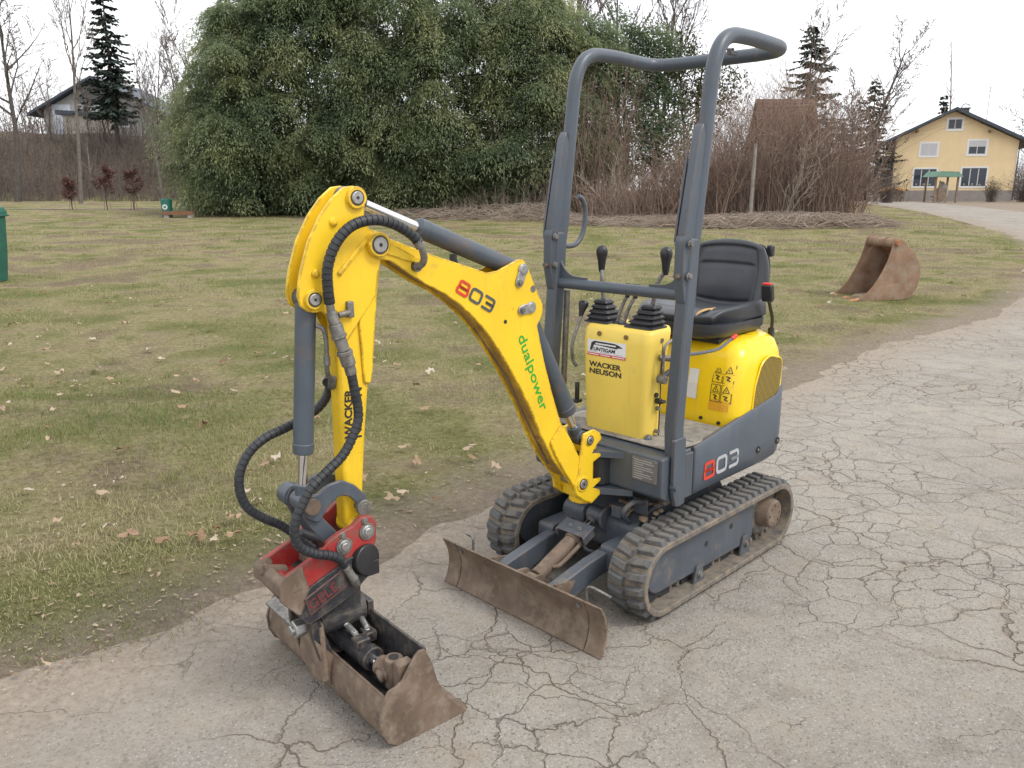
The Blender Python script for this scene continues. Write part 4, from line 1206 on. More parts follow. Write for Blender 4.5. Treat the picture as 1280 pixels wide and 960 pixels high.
for (x, z), ang in (((.373, 1.375), -50), ((.334, 1.236), -8)):
    bpart('pivot_pin', G().cyl((x, -.062, z), (x, .062, z), .017, n=20), STEEL, body, bevel=.002)
    a = R(ang); dx, dz = math.cos(a) * .045, math.sin(a) * .045
    px_, pz_ = (x + dx * .8, z + dz * .8) if ang == -50 else (x + .045, z - .004)
    # retaining flag plate
    q = [(x + .02 * math.cos(R(t)), z + .02 * math.sin(R(t))) for t in range(0, 360, 30)]
    fl = G().prism([(x + .022 * math.cos(R(t)), z + .022 * math.sin(R(t))) for t in range(0, 360, 20)], .052, .060)
    ox, oz = (.018, -.045) if ang == -50 else (.045, -.006)
    fl.cyl((x + ox, .052, z + oz), (x + ox, .060, z + oz), .017, n=16)
    nx_, nz_ = -oz, ox; l_ = math.hypot(nx_, nz_); nx_, nz_ = nx_ / l_ * .018, nz_ / l_ * .018
    fl.prism([(x + nx_, z + nz_), (x - nx_, z - nz_), (x + ox - nx_, z + oz - nz_), (x + ox + nx_, z + oz + nz_)], .052, .0595)
    bpart('pin_retainer', fl, STEEL, body, bevel=.002)
    bolt('retainer_bolt', bf((x + ox, .060, z + oz)), bfd((0, 1, 0)), .009, .008, STEELD, body)
for x, z, r in ((.453, 1.195, .0075), (.322, 1.302, .013)):
    bpart('plate_hole', G().cyl((x, .0515, z), (x, .0528, z), r, n=16), DARK if r < .01 else STEELD, body)
bpart('cylinder_stop', G().span(.628, .652, -.012, .012, 1.39, 1.42).box((.64, 0, 1.425), (.012, .03, .03)), BLACKPL, body, bevel=.002)
# hole where the hose goes into the boom
bpart('hose_port', G().cyl((.828, .050, 1.414), (.828, .0535, 1.414), .017, n=18), DARK, body)
bpart('underside_rust_seam', G().tube([(.555, 0, 1.178), (.40, 0, .97), (.275, 0, .735), (.19, 0, .59)], .003, 6), RUST, body)
number803(.047, bf((.668, .0535, 1.322)), bfd((-.115, 0, -.066)), bfd((-.5, 0, .866)), body, TXT_RED, TXT_DGREY, .2, .3)
rdir = Vector((-.118, 0, -.302)).normalized()
text('lettering', 'dualpower', .055, TXT_GREEN, bf((.395, .0532, 1.135)), bfd(rdir), bfd((-.93, 0, .36)), body, bold=.0004, width=.325)

# ---------- cylinders (boom frame)
def cylinder(name, a, b, r, split, rr, y=0.0, eye=.034, cap=.012, label=None):
    A_, B_ = Vector((a[0], y, a[1])), Vector((b[0], y, b[1])); d_ = (B_ - A_).normalized()
    S_ = A_ + d_ * split
    g_ = G().cyl(A_ + d_ * .015, S_, r, n=28).cyl(S_ - d_ * .022, S_ + d_ * cap, r * 1.08, r * 1.0, n=28).cyl((A_.x, y - .034, A_.z), (A_.x, y + .034, A_.z), eye, n=22)
    o = bpart(name, g_, GREY_CYL, bevel=.003)
    if label: o['label'] = label
    bpart('piston_rod', G().cyl(S_, B_ - d_ * .015, rr, n=20), CHROME, o)
    bpart('rod_eye', G().cyl((B_.x, y - .032, B_.z), (B_.x, y + .032, B_.z), eye, n=22).cyl(B_ - d_ * .055, B_ - d_ * .02, rr * 1.5, n=18), GREY_CYL, o, bevel=.003)
    return o
cylinder('stick_cylinder', (.373, 1.375), (1.03, 1.629), .033, .425, .0165, label='grey ram along the top of the boom')
cylinder('boom_cylinder', (.334, 1.236), (.029, .673), .040, .50, .018, eye=.030, label='grey ram behind the boom')
bc = cylinder('bucket_cylinder', (1.188, 1.337), (1.240, .703), .0315, .47, .016, eye=.031, label='vertical grey ram in front of the stick')
bpart('cylinder_pipe', G().tube(cat_rom([(1.172, .028, 1.255), (1.158, .040, 1.245), (1.150, .042, 1.21), (1.150, .038, 1.13), (1.145, .034, 1.10), (1.125, .02, 1.075)], 6), .0075, 10), STEELD, bc)
bpart('pipe_fitting', G().cyl((1.125, .02, 1.085), (1.118, .0, 1.05), .013, n=10), STEELD, bc, bevel=.002)
bpart('pipe_fitting', G().cyl((1.15, .04, 1.16), (1.15, .04, 1.13), .011, n=8), STEELD, bc, bevel=.002)

# ---------- stick
SB_ = [(.956, 1.46), (.963, 1.391), (.981, 1.267), (.996, 1.102), (1.023, .882), (1.040, .696), (1.036, .60), (1.042, .562), (1.065, .545), (1.09, .555), (1.112, .60), (1.111, .785), (1.110, 1.013), (1.112, 1.25), (1.14, 1.36), (1.13, 1.46), (1.07, 1.55), (1.0, 1.52)]
stick = bpart('stick', G().prism(SB_, -.031, .031), YEL, bevel=.012, seg=3)
stick['label'] = 'straight yellow dipper stick hanging down to the bucket'
HP = [(1.067, 1.660), (1.035, 1.664), (1.006, 1.652), (.995, 1.625), (1.003, 1.565), (.985, 1.536), (.95, 1.525), (.922, 1.50), (.922, 1.470), (.945, 1.448), (.961, 1.40), (.972, 1.33), (1.03, 1.26), (1.085, 1.19), (1.112, 1.19), (1.120, 1.225), (1.139, 1.277), (1.160, 1.297), (1.185, 1.296), (1.205, 1.301), (1.226, 1.318), (1.234, 1.351), (1.229, 1.385), (1.221, 1.42), (1.192, 1.505), (1.15, 1.578), (1.108, 1.628)]
for s in (1, -1):
    bpart('head_plate', G().prism(HP, s * .031, s * .044), YEL, stick, bevel=.003)
bpart('head_web', G().prism([(1.06, 1.54), (1.105, 1.50), (1.145, 1.42), (1.15, 1.38), (1.10, 1.28), (1.0, 1.35), (.99, 1.50)], -.031, .031), YEL, stick, bevel=.002)
bpart('back_doubler', G().prism(arc_poly([(.965, 1.515), (.985, 1.515), (1.10, 1.405), (1.098, 1.375), (1.045, 1.32), (1.033, 1.25), (1.024, 1.055), (1.0, 1.05), (.99, 1.10), (.972, 1.27), (.955, 1.40), (.945, 1.46)], .010), .0305, .0395), YEL, stick, bevel=.004)
bpart('gusset_rib', G().tube([(1.098, .043, 1.405), (1.04, .044, 1.465), (.985, .046, 1.515)], .009, 8), YEL, stick)
pin((1.030, 1.629), -.060, .060, .019, stick, rr=1.75)
pin((1.186, 1.337), -.060, .060, .018, stick, rr=1.75)
for x, z in ((1.108, 1.56), (1.175, 1.412)): bpart('plate_screw', G().lathe([(.013, .0), (.013, .006), (.008, .012), (.0, .013)], (x, .0435, z), (0, 1, 0), 16), YEL, stick)
bpart('tip_boss', G().cyl((1.069, -.045, .583), (1.069, .045, .583), .038, n=24), YEL, stick, bevel=.004)
bpart('hose_clamp', G().span(1.058, 1.080, .031, .058, 1.272, 1.322).tube([(1.075, .058, 1.29), (1.12, .068, 1.285)], .010, 8), STEELD, stick, bevel=.003)
text('lettering', 'WACKER', .036, TXT_BLACK, bf((1.073, .0318, .884)), bfd((-.05, 0, 1)), bfd((1, 0, .05)), stick, bold=.0012, width=.160)
text('lettering', 'NEUSON', .036, TXT_BLACK, bf((1.039, .0318, .878)), bfd((-.05, 0, 1)), bfd((1, 0, .05)), stick, bold=.0012, width=.165)

# ---------- linkage
for s in (1, -1):
    arcs = [(1.035, .655), (1.046, .690), (1.085, .735), (1.13, .762), (1.178, .757), (1.215, .735), (1.258, .735), (1.275, .70), (1.262, .672), (1.245, .655), (1.215, .640), (1.178, .690), (1.14, .712), (1.105, .70), (1.08, .668), (1.085, .645), (1.06, .632)]
    lk = bpart('link_plate', G().prism(arc_poly(arcs, .010, 3), s * .047, s * .060), GREY, bevel=.004)
    lk2 = bpart('push_link', G().prism(arc_poly([(1.215, .735), (1.262, .725), (1.268, .69), (1.25, .64), (1.19, .545), (1.155, .525), (1.13, .545), (1.14, .575), (1.205, .66), (1.20, .70)], .014, 3), s * .060 if s < 0 else .0345, s * .0735 if s < 0 else .0465), GREY, bevel=.004)
lkp = bpart('link_pin', G().cyl((1.240, -.075, .703), (1.240, .075, .703), .016, n=18).cyl((1.240, .060, .703), (1.240, .078, .703), .026, n=20), RUST, bevel=.002)
lkq = bpart('link_pin', G().cyl((1.062, -.075, .655), (1.062, .075, .655), .016, n=18).cyl((1.062, .060, .655), (1.062, .074, .655), .026, n=20), STEELD, bevel=.002)
bpart('pin_collar', G().cyl((1.243, -.105, .703), (1.243, -.05, .703), .036, n=20), GREY_CYL, lkp, bevel=.003)

# ---------- quick coupler with tilt head
CW = [(1.032, .60), (1.045, .628), (1.085, .636), (1.118, .612), (1.165, .602), (1.205, .585), (1.242, .552), (1.345, .512), (1.372, .49), (1.375, .455), (1.318, .372), (1.285, .368), (1.16, .45), (1.06, .49), (1.035, .54)]
cpl = bpart('quick_coupler', G().prism([(1.36, .475), (1.29, .375), (1.27, .39), (1.24, .42), (1.05, .50), (1.05, .52), (1.25, .46), (1.33, .49)], -.072, .072), RED, bevel=.003)
cpl['label'] = 'scratched red quick coupler above the bucket'
for s in (1, -1):
    bpart('coupler_side', G().prism(arc_poly(CW, .008, 3), s * .070, s * .092), RED, cpl, bevel=.004)
bpart('coupler_nose', G().prism(arc_poly([(1.30, .365), (1.378, .455), (1.376, .492), (1.352, .512), (1.348, .48), (1.29, .395)], .008), -.094, .094), RUST, cpl, bevel=.005)
bpart('lock_screw', G().cyl((1.30, -.03, .47), (1.372, -.03, .492), .022, n=18).cyl((1.36, -.03, .488), (1.380, -.03, .495), .012, n=12), RUST, cpl, bevel=.003)
bpart('lock_bar', G().span(1.20, 1.235, -.07, .07, .475, .50).cyl((1.345, -.07, .50), (1.345, -.05, .505), .016), RUST, cpl, bevel=.004)
bpart('nose_corner', G().prism(arc_poly([(1.30, .535), (1.352, .515), (1.382, .49), (1.378, .44), (1.318, .372), (1.285, .385), (1.28, .45)], .01), .092, .0975), RUST, cpl, bevel=.004)
for (x, z), r in (((1.069, .583), .021), ((1.153, .556), .021)):
    bpart('coupler_pin', G().cyl((x, -.10, z), (x, .100, z), r, n=20).cyl((x, .092, z), (x, .107, z), r * .72, n=6), STEEL, cpl, bevel=.002)
    bpart('pin_washer', G().cyl((x, .092, z), (x, .097, z), r * 1.35, n=20), STEELD, cpl, bevel=.001)
bolt('retainer_bolt', bf((1.155, .092, .592)), bfd((0, 1, 0)), .009, .008, STEELD, cpl)
bolt('retainer_bolt', bf((1.075, .092, .618)), bfd((0, 1, 0)), .009, .008, STEELD, cpl)
th = bpart('tilt_head', G().prism(arc_poly([(1.318, .368), (1.285, .455), (1.13, .515), (1.07, .50), (1.06, .44), (1.13, .385), (1.24, .345), (1.29, .330)], .014, 4), -.088, .0985).cyl((1.06, 0, .285), (1.225, 0, .285), .058, n=28).prism(arc_poly([(1.25, .36), (1.08, .44), (1.08, .28), (1.21, .27)], .02), -.05, .055), BLACKP, bevel=.005)
th['label'] = 'black tilt head between red coupler and bucket'
plate = bpart('name_plate', G().prism(arc_poly([(1.302, .425), (1.165, .485), (1.152, .42), (1.285, .362)], .006), .0985, .1025), BLACKP, th, bevel=.002)
bpart('plate_border', G().tube([(1.299, .1025, .422), (1.168, .1025, .480), (1.156, .1025, .424), (1.284, .1025, .367), (1.299, .1025, .422)], .0018, 6), plain('dull_red_rim', (.11, .03, .028), .7), th)
text('lettering', 'GEITH', .045, TXT_RED, bf((1.282, .1027, .378)), bfd((-.135, 0, .058)), bfd((.40, 0, .92)), th, bold=.0005, width=.108, ex=.0008) if 0 else None
text('lettering', 'GELE', .047, plain('dull_red_print', (.13, .022, .02), .7), bf((1.283, .1027, .380)), bfd((-.135, 0, .058)), bfd((.40, 0, .92)), th, bold=.0006, width=.108, ex=.0010)
bpart('pivot_disc', G().lathe([(.052, 0), (.054, .01), (.050, .032), (.02, .036)], (1.083, .075, .487), (-.25, 1, .1), 24).box((1.06, .09, .455), (.05, .03, .05)), BLACKPL, th, bevel=.003)
bpart('hose_fitting', G().cyl((1.157, .105, .49), (1.133, .112, .44), .0135, n=12).cyl((1.135, .111, .45), (1.12, .10, .415), .015, n=8), STEELD, th, bevel=.002)
nut = bpart('pivot_nut', G().cyl((1.262, 0.0, .275), (1.300, 0.0, .275), .031, n=6).cyl((1.29, 0.0, .275), (1.312, 0.0, .275), .017, n=14), STEEL, th, bevel=.004)

# ---------- tilting grading bucket (boom frame)
Y0, Y1 = -.405, .375
SH = [(.900, .003), (.98, .001), (1.10, .001), (1.158, .006), (1.190, .028), (1.208, .062), (1.214, .11), (1.206, .158), (1.196, .178)]
inn = [(x - (.010 if z > .03 else 0) - (.006 if .006 < z <= .03 else 0), z + (.011 if z < .03 else 0)) for x, z in reversed(SH)]
bk = bpart('tilt_bucket', G().prism(SH + inn, Y0, Y1), RUST, bevel=.002, smooth=45)
bk['label'] = 'wide muddy grading bucket resting on the asphalt'
EP = [(1.052, .288), (1.040, .262), (1.025, .229), (1.010, .17), (.993, .128), (.965, .080), (.940, .05), (.897, .010), (.897, .001), (1.16, .001), (1.195, .025), (1.215, .065), (1.220, .118), (1.206, .168), (1.184, .199), (1.16, .203), (1.135, .214), (1.11, .248), (1.09, .276), (1.072, .29)]
bpart('end_plate', G().prism(EP, Y1, Y1 + .011), RUST, bk, bevel=.003)
bpart('end_plate', G().prism(EP, Y0 - .011, Y0), RUST, bk, bevel=.003)
# trough that carries the tilt ram: dark inner floor and the wall towards the machine
TRW = [(1.196, .172), (1.165, .135), (1.12, .112), (1.075, .118), (1.05, .16), (1.040, .22), (1.040, .285)]
TRi = [(x + (.009 if i > 3 else 0), z + (.008 if i <= 3 else 0)) for i, (x, z) in enumerate(TRW)][::-1]
bpart('trough_floor', G().prism(TRW + TRi, Y0 + .001, Y1 - .001), BLACKP, bk, bevel=.0015)
bpart('back_stop', G().prism([(1.03, .26), (1.052, .26), (1.052, .31), (1.03, .31)], -.20, .05), BLACKP, bk, bevel=.003)
bpart('cutting_lip', G().span(.885, .985, Y0, Y1, .0005, .009), RUST, bk, bevel=.002)
for y in (.045, -.115):
    bpart('pivot_ear', G().prism(arc_poly([(1.205, .06), (1.225, .11), (1.262, .25), (1.262, .305), (1.235, .315), (1.20, .19)], .01), y, y + .016), BLACKP, bk, bevel=.003)
bpart('front_ear', G().prism(arc_poly([(-.10, .12), (-.06, .295), (-.02, .318), (.03, .318), (.062, .29), (.085, .10), (.0, .075)], .012), 1.222, 1.240, 'x'), RUST, bk, bevel=.003)
bpart('ear_cap', G().prism(arc_poly([(1.165, .182), (1.222, .168), (1.226, .182), (1.168, .198)], .004), -.40, -.12), STEELD, bk, bevel=.003)
bpart('ear_gusset', G().prism([(1.195, .175), (1.262, .255), (1.215, .07)], .062, .070), RUST, bk, bevel=.001)
# tilt ram lying in the trough
ram = bpart('tilt_cylinder', G().cyl((1.135, -.11, .20), (1.118, .16, .185), .036, n=24).cyl((1.118, .15, .185), (1.116, .185, .184), .040, n=24), BLACKP, bevel=.003)
bpart('tilt_rod', G().cyl((1.116, .18, .184), (1.10, .31, .178), .018, n=18), CHROME, ram)
bpart('rod_end', G().cyl((1.112, .215, .18), (1.103, .29, .178), .033, n=20).cyl((1.103, .285, .135), (1.103, .285, .235), .030, n=22).cyl((1.14, .25, .165), (1.07, .29, .20), .024, n=16), RUST, ram, bevel=.004)
bpart('rod_bore', G().cyl((1.103, .285, .234), (1.103, .285, .237), .016, n=18), DARK, ram)
bpart('ram_block', G().box((1.128, .125, .225), (.05, .045, .03)).box((1.085, .10, .225), (.04, .05, .035)), BLACKP, ram, bevel=.004)
bpart('end_lug', G().box((1.10, .335, .20), (.055, .04, .09)), RUST, ram, bevel=.006)
for a, b, c in (((1.13, .10, .24), (1.135, .055, .255), (1.15, .02, .27)), ((1.085, .095, .245), (1.08, .05, .26), (1.09, .0, .285))):
    bpart('hydraulic_elbow', G().cyl(a, b, .011, n=8).cyl(b, c, .010, n=8).cyl(Vector(a) - Vector((0, 0, .02)), a, .012, n=6), STEEL, ram, bevel=.002)
bpart('ram_hose', G().tube(cat_rom([(1.15, .02, .27), (1.16, -.03, .30), (1.15, .03, .36), (1.14, .09, .41)], 6), .009, 8).tube(cat_rom([(1.09, .0, .285), (1.085, -.04, .32), (1.09, .0, .37), (1.10, .05, .41)], 6), .009, 8), HOSE, ram)
bpart('ram_trunnion', G().cyl((1.13, -.12, .17), (1.13, -.12, .26), .04, n=20).cyl((1.15, -.04, .13), (1.15, -.02, .17), .045, n=20), BLACKP, ram, bevel=.003)

# ---------- hoses with spiral guard
def spiral(name, pts, r, parent, plain_len=.0, n=14):
    P = cat_rom(pts, 10)
    # even resample
    L_ = [0]
    for a, b in zip(P[:-1], P[1:]): L_.append(L_[-1] + (b - a).length)
    tot = L_[-1]; cnt = int(tot / .0046); out = []
    j = 0
    for k in range(cnt + 1):
        s = tot * k / cnt
        while j < len(L_) - 2 and L_[j + 1] < s: j += 1
        out.append(P[j].lerp(P[j + 1], (s - L_[j]) / max(1e-6, L_[j + 1] - L_[j])))
    # flat wraps of the guard with narrow grooves between them
    pitch = .0175; ring_s, ring_r = [], []
    k = 0
    while k * pitch < tot:
        for f_, q_ in ((0, 1.0), (.80, 1.0), (.84, .84), (.96, .84)):
            if (k + f_) * pitch <= tot: ring_s.append((k + f_) * pitch); ring_r.append(r * q_)
        k += 1
    pts_ = []
    j = 0
    for s in ring_s:
        while j < len(L_) - 2 and L_[j + 1] < s: j += 1
        pts_.append(P[j].lerp(P[j + 1], (s - L_[j]) / max(1e-6, L_[j + 1] - L_[j])))
    m_ = len(pts_) - 1
    return bpart(name, G().tube(pts_, lambda t: ring_r[min(m_, int(round(t * m_)))], n), HOSE, parent, smooth=28)
H1 = [(.832, .062, 1.41), (.822, .085, 1.425), (.826, .098, 1.452), (.845, .10, 1.492), (.875, .10, 1.520), (.94, .10, 1.553), (1.009, .10, 1.565), (1.077, .095, 1.548), (1.128, .09, 1.499), (1.155, .085, 1.431), (1.155, .08, 1.369), (1.149, .075, 1.325)]
hs = spiral('hydraulic_hose', H1[3:], .0165, EXC)
hs['label'] = 'black spiral-wrapped hose arching over the boom joint'
bpart('hose_elbow', G().tube(cat_rom(H1[:4] + [H1[4]], 6), .0115, 12).cyl((.828, .05, 1.412), (.83, .072, 1.412), .015, n=8).cyl((.838, .10, 1.478), (.852, .10, 1.50), .0165, n=14), STEELD, hs, bevel=0)
q = [(1.149, .075, 1.325), (1.146, .075, 1.30), (1.138, .08, 1.262), (1.128, .085, 1.222), (1.117, .09, 1.180), (1.104, .092, 1.135), (1.098, .093, 1.105)]
cpn = bpart('quick_release_coupling', G().cyl(q[0], q[1], .0125, n=14).cyl(q[1], q[2], .0165, n=16).cyl(q[2], q[3], .021, n=16).cyl(Vector(q[3]) + Vector((.002, 0, .006)), q[3], .024, n=16).cyl(q[3], q[4], .0185, n=16).cyl(q[4], q[5], .022, n=16).cyl(Vector(q[4]), Vector(q[4]) + Vector((-.003, 0, -.012)), .0245, n=16).cyl(q[5], q[6], .018, n=6), STEELD, hs, bevel=.0015)
H2 = [(1.098, .093, 1.105), (1.090, .094, 1.05), (1.083, .096, 1.0), (1.090, .10, .948), (1.14, .105, .867), (1.205, .11, .822), (1.262, .115, .785), (1.295, .118, .742), (1.32, .12, .70), (1.328, .12, .656), (1.314, .12, .612), (1.268, .12, .575), (1.215, .118, .552), (1.178, .115, .525), (1.160, .107, .492)]
spiral('hydraulic_hose', H2, .0150, EXC)['label'] = 'black spiral-wrapped hose running down the stick to the tilt head'
H3 = [(1.118, -.03, 1.06), (1.085, -.075, 1.06), (1.088, -.085, 1.01), (1.12, -.09, .968), (1.17, -.09, .943), (1.24, -.09, .92), (1.305, -.09, .903), (1.361, -.09, .867), (1.396, -.09, .81), (1.401, -.09, .746), (1.38, -.09, .687), (1.331, -.088, .64), (1.275, -.085, .60), (1.22, -.06, .545), (1.18, -.03, .50)]
spiral('hydraulic_hose', H3, .0150, EXC)['label'] = 'black spiral-wrapped hose looping out in front of the stick'
bpart('hose', G().tube(cat_rom([(1.30, .105, .65), (1.235, .09, .60), (1.20, .03, .53)], 6), .011, 8), HOSE, hs)
# ================================================================== spare bucket lying on the grass
rng = np.random.default_rng(77)
RUSTB = paint('spare_bucket_rust', (.30, .12, .055), .85, mud=(.29, .225, .155), mud_amt=.8, chip=(.40, .14, .045), chips=.5, vary=.35, scale=.55)
RUSTT = plain('tooth_rust', (.42, .19, .09), .85, vary=.3, scale=14)
sx_, sy_ = 5.60, 12.62
SPB = empty('digging_bucket', (sx_, sy_, 0.0), math.atan2(-.16, -.987))
tag(SPB, 'rusty toothed digging bucket left upright on the grass verge', 'bucket')
w2 = .36
SP = [(.47, .02), (.33, .12), (.22, .25), (.12, .42), (.04, .60), (.0, .74), (-.02, .86), (-.07, .925), (-.15, .93), (-.22, .88), (-.28, .80), (-.40, .70), (-.49, .56), (-.53, .40), (-.50, .22), (-.42, .08), (-.30, .012), (.10, .006)]
SPo = SP
DUSTB = paint('spare_bucket_dusty', (.235, .14, .09), .9, mud=(.29, .24, .18), mud_amt=.95, chip=(.36, .13, .05), chips=.8, vary=.35, scale=.6)
for y in (w2 - .012, -w2):
    build('side_plate', G().prism(SP, y, y + .012), DUSTB, SPB, bevel=.003)
sh = [(.46, .004), (-.30, .004), (-.42, .072), (-.508, .215), (-.54, .40), (-.50, .565), (-.41, .71), (-.29, .81), (-.22, .86)]
shi = [(x + (.014 if z > .05 else 0), z + (.014 if z < .3 else -.008 if z > .6 else 0)) for x, z in reversed(sh)]
build('shell', G().prism(sh + shi, -w2 + .012, w2 - .012), RUSTB, SPB, bevel=.002, smooth=50)
build('side_wear_plate', G().prism(arc_poly([(.20, .02), (.05, .22), (-.16, .26), (-.34, .20), (-.38, .08), (-.28, .018)], .05), -w2 - .010, -w2), DUSTB, SPB, bevel=.004)
build('side_wear_plate', G().prism(arc_poly([(.20, .02), (.05, .22), (-.16, .26), (-.34, .20), (-.38, .08), (-.28, .018)], .05), w2, w2 + .010), DUSTB, SPB, bevel=.004)
tb = build('hanger_tube', G().cyl((-.09, -.30, .865), (-.09, .34, .865), .068, n=24), DUSTB, SPB, bevel=.004)
for y in (-.33, -.13, .11, .30):
    build('hanger_ear', G().prism(circ((-.09, .87), .085, 0, 340, 18) , y, y + .022), DUSTB, SPB, bevel=.004)
build('hanger_boss', G().cyl((-.09, .322, .87), (-.09, .40, .87), .040, n=20), RUSTB, SPB, bevel=.004)
for y in (-.30, 0, .30):
    build('bucket_tooth', G().add([(.40, y - .05, .0), (.40, y + .05, .0), (.40, y - .05, .045), (.40, y + .05, .045), (.58, y - .035, .0), (.58, y + .035, .0), (.58, y - .03, .012), (.58, y + .03, .012)], [(0, 1, 3, 2), (4, 6, 7, 5), (0, 4, 5, 1), (2, 3, 7, 6), (0, 2, 6, 4), (1, 5, 7, 3)]), RUSTT, SPB, bevel=.006)
tag(build('soil', G().ico((.0, 0, .02), .30, 3, (1.1, 1.05, .16), .25, 4), MUDDY, SPB), kind='stuff')

# ================================================================== houses
STUCCO = plain('yellow_stucco', (.80, .625, .375), .9, vary=.05, scale=1.2, bump=.05)
PLINTH = plain('plinth_render', (.29, .255, .235), .9, vary=.12, scale=1.5)
ROOFB = plain('slate_roof', (.042, .055, .075), .6, vary=.25, scale=3)
WFRAME = plain('window_surround', (.78, .78, .77), .6, vary=.04, scale=4, bump=0)
SASH = plain('window_sash', (.62, .62, .62), .5, vary=.05, scale=5, bump=0)
GLASSD = M('window_glass', .08).set('Base Color', (.035, .045, .06)).m
SHUT = plain('roller_shutter', (.60, .60, .61), .6, vary=.06, scale=9, bump=0)
SOFFIT = plain('soffit_wood', (.20, .13, .08), .8, vary=.2, scale=2)
TILE = plain('clay_tile', (.165, .088, .068), .85, vary=.35, scale=2.4)
WOODB = plain('weathered_wood', (.20, .15, .11), .9, vary=.35, scale=5)
MASON = plain('grey_stone', (.34, .32, .29), .95, vary=.3, scale=4)
WALLW = plain('white_render', (.40, .39, .38), .9, vary=.08, scale=.8)
METALG = plain('galvanised_pole', (.25, .26, .27), .5, .3, vary=.1, scale=5)

BARK_X = plain('window_ornament', (.30, .27, .24), .8)
def gable_house(name, label, x0, x1, yf, depth, zb, zeL, zeR, xr, zr, wall, roofm, over, th, plinth=None, plz=0):
    H = empty(name, ((x0 + x1) / 2, yf, zb))
    tag(H, label, 'house')
    P = lambda n, g, m_, par=H, **k: build(n, g.map(lambda p: p - Vector(H.location)), m_, par, **k)
    # wall body
    sl, sr = (zr - zeL) / (xr - x0), (zr - zeR) / (x1 - xr)
    P('wall', G().prism([(x0, zb + plz), (x1, zb + plz), (x1, zeR), (xr, zr), (x0, zeL)], yf, yf + depth), wall)
    if plinth: P('plinth', G().span(x0 - .03, x1 + .03, yf - .04, yf + depth, zb - .6, zb + plz), plinth)
    ya, yb = yf - over * .75, yf + depth + over * .5
    xl, xrr = x0 - over, x1 + over
    zl, zrr = zeL - sl * over, zeR - sr * over
    rl = P('roof_slope', G().prism([(xl, zl + .05), (xr, zr + .05), (xr, zr + .05 + th), (xl, zl + .05 + th)], ya, yb), roofm)
    P('roof_slope', G().prism([(xr, zr + .05), (xrr, zrr + .05), (xrr, zrr + .05 + th), (xr, zr + .05 + th)], ya, yb), roofm)
    return H, P
YH = 75.0
HY, P = gable_house('yellow_house', 'yellow stucco house with dark gable roof at the end of the lane', 33.9, 44.75, YH, 10.5, .62, 6.05, 5.75, 38.9, 8.30, STUCCO, ROOFB, 1.35, .26, PLINTH, .92)
def window(xa, xb, za, zb, kind, P=P, y=YH, n=2):
    w = P('window', G().span(xa - .14, xb + .14, y - .035, y + .02, zb, zb + .13).span(xa - .14, xb + .14, y - .05, y + .02, za - .15, za).span(xa - .14, xa, y - .035, y + .02, za, zb).span(xb, xb + .14, y - .035, y + .02, za, zb), WFRAME)
    P('pane', G().span(xa, xb, y - .012, y + .01, za, zb), GLASSD, w)
    g = G()
    for k in range(n + 1):
        x = xa + (xb - xa) * k / n; x = min(max(x, xa + .035), xb - .035)
        g.span(x - .035, x + .035, y - .03, y - .005, za, zb)
    g.span(xa, xb, y - .029, y - .006, za, za + .06).span(xa, xb, y - .029, y - .006, zb - .06, zb)
    P('sash', g, plain('dark_sash', (.10, .11, .13), .5) if kind in ('dark', 'wide') else SASH, w)
    if kind == 'wide':
        for k in (1, 2):
            x = xa + (xb - xa) * k / 3
            P('mullion', G().span(x - .04, x + .04, y - .0345, y - .0305, za + .06, zb - .06), SHUT, w)
        P('sill_plants', G().ico((xa + .3, y - .02, za + .16), .10, 1, (1, .1, 1), .4, 1).ico((xb - .5, y - .02, za + .14), .09, 1, (1.3, .1, 1), .4, 2).ico((xa + 1.0, y - .02, za + .16), .11, 1, (1, .1, 1), .4, 3), BARK_X, w)
    if kind in ('shut', 'half'):
        z0 = za + .03 if kind == 'shut' else za + (zb - za) * .56
        g = G(); k = 0
        zz = z0
        while zz < zb - .02: g.span(xa + .03, xb - .03, y - .034, y - .016, zz, zz + .075); zz += .085
        P('shutter', g, SHUT, w)
window(38.40, 39.68, 6.78, 7.66, 'pane')
window(36.22, 37.72, 4.55, 5.62, 'shut')
window(40.45, 42.0, 4.62, 5.80, 'half')
window(35.86, 37.88, 1.90, 3.40, 'wide', n=3)
window(40.16, 42.32, 1.90, 3.46, 'wide', n=3)
P('chimney', G().span(39.9, 40.7, 78.5, 79.3, 7.6, 8.75).span(39.8, 40.8, 78.4, 79.4, 8.75, 8.85), ROOFB)
P('chimney_cowl', G().tube(cat_rom([(40.0, 78.9, 8.8), (40.1, 78.9, 9.1), (40.4, 78.9, 9.2), (40.8, 78.9, 9.05)], 5), .05, 6), METALG)
P('downpipe', G().tube([(33.84, 74.9, .7), (33.84, 74.9, 5.4), (33.2, 74.7, 5.8)], .055, 8), ROOFB)
P('downpipe', G().tube([(44.82, 74.9, .7), (44.82, 74.9, 5.2), (45.5, 74.7, 5.5)], .055, 8), ROOFB)
P('roof_beam', G().span(35.6, 35.8, 74.1, 75, 6.55, 6.75).span(42.0, 42.2, 74.1, 75, 6.45, 6.65), SOFFIT)
bal = P('balcony', G().span(32.55, 33.9, 75.6, 80, 3.35, 3.52), WFRAME)
g = G()
for k in range(12): g.span(32.56, 32.60, 75.7 + k * .36, 75.95 + k * .36, 3.52, 4.4)
for k in range(5): g.span(32.6 + k * .27, 32.82 + k * .27, 75.6, 75.64, 3.52, 4.4)
P('balcony_board', g, WOODB, bal)
P('balcony_laundry', G().box((33.1, 75.55, 4.05), (.35, .05, .55)).box((33.55, 75.55, 3.95), (.25, .05, .4)), WFRAME, bal)
P('porch_wall', G().span(33.0, 33.9, 78.2, 78.4, .6, 3.35), STUCCO)
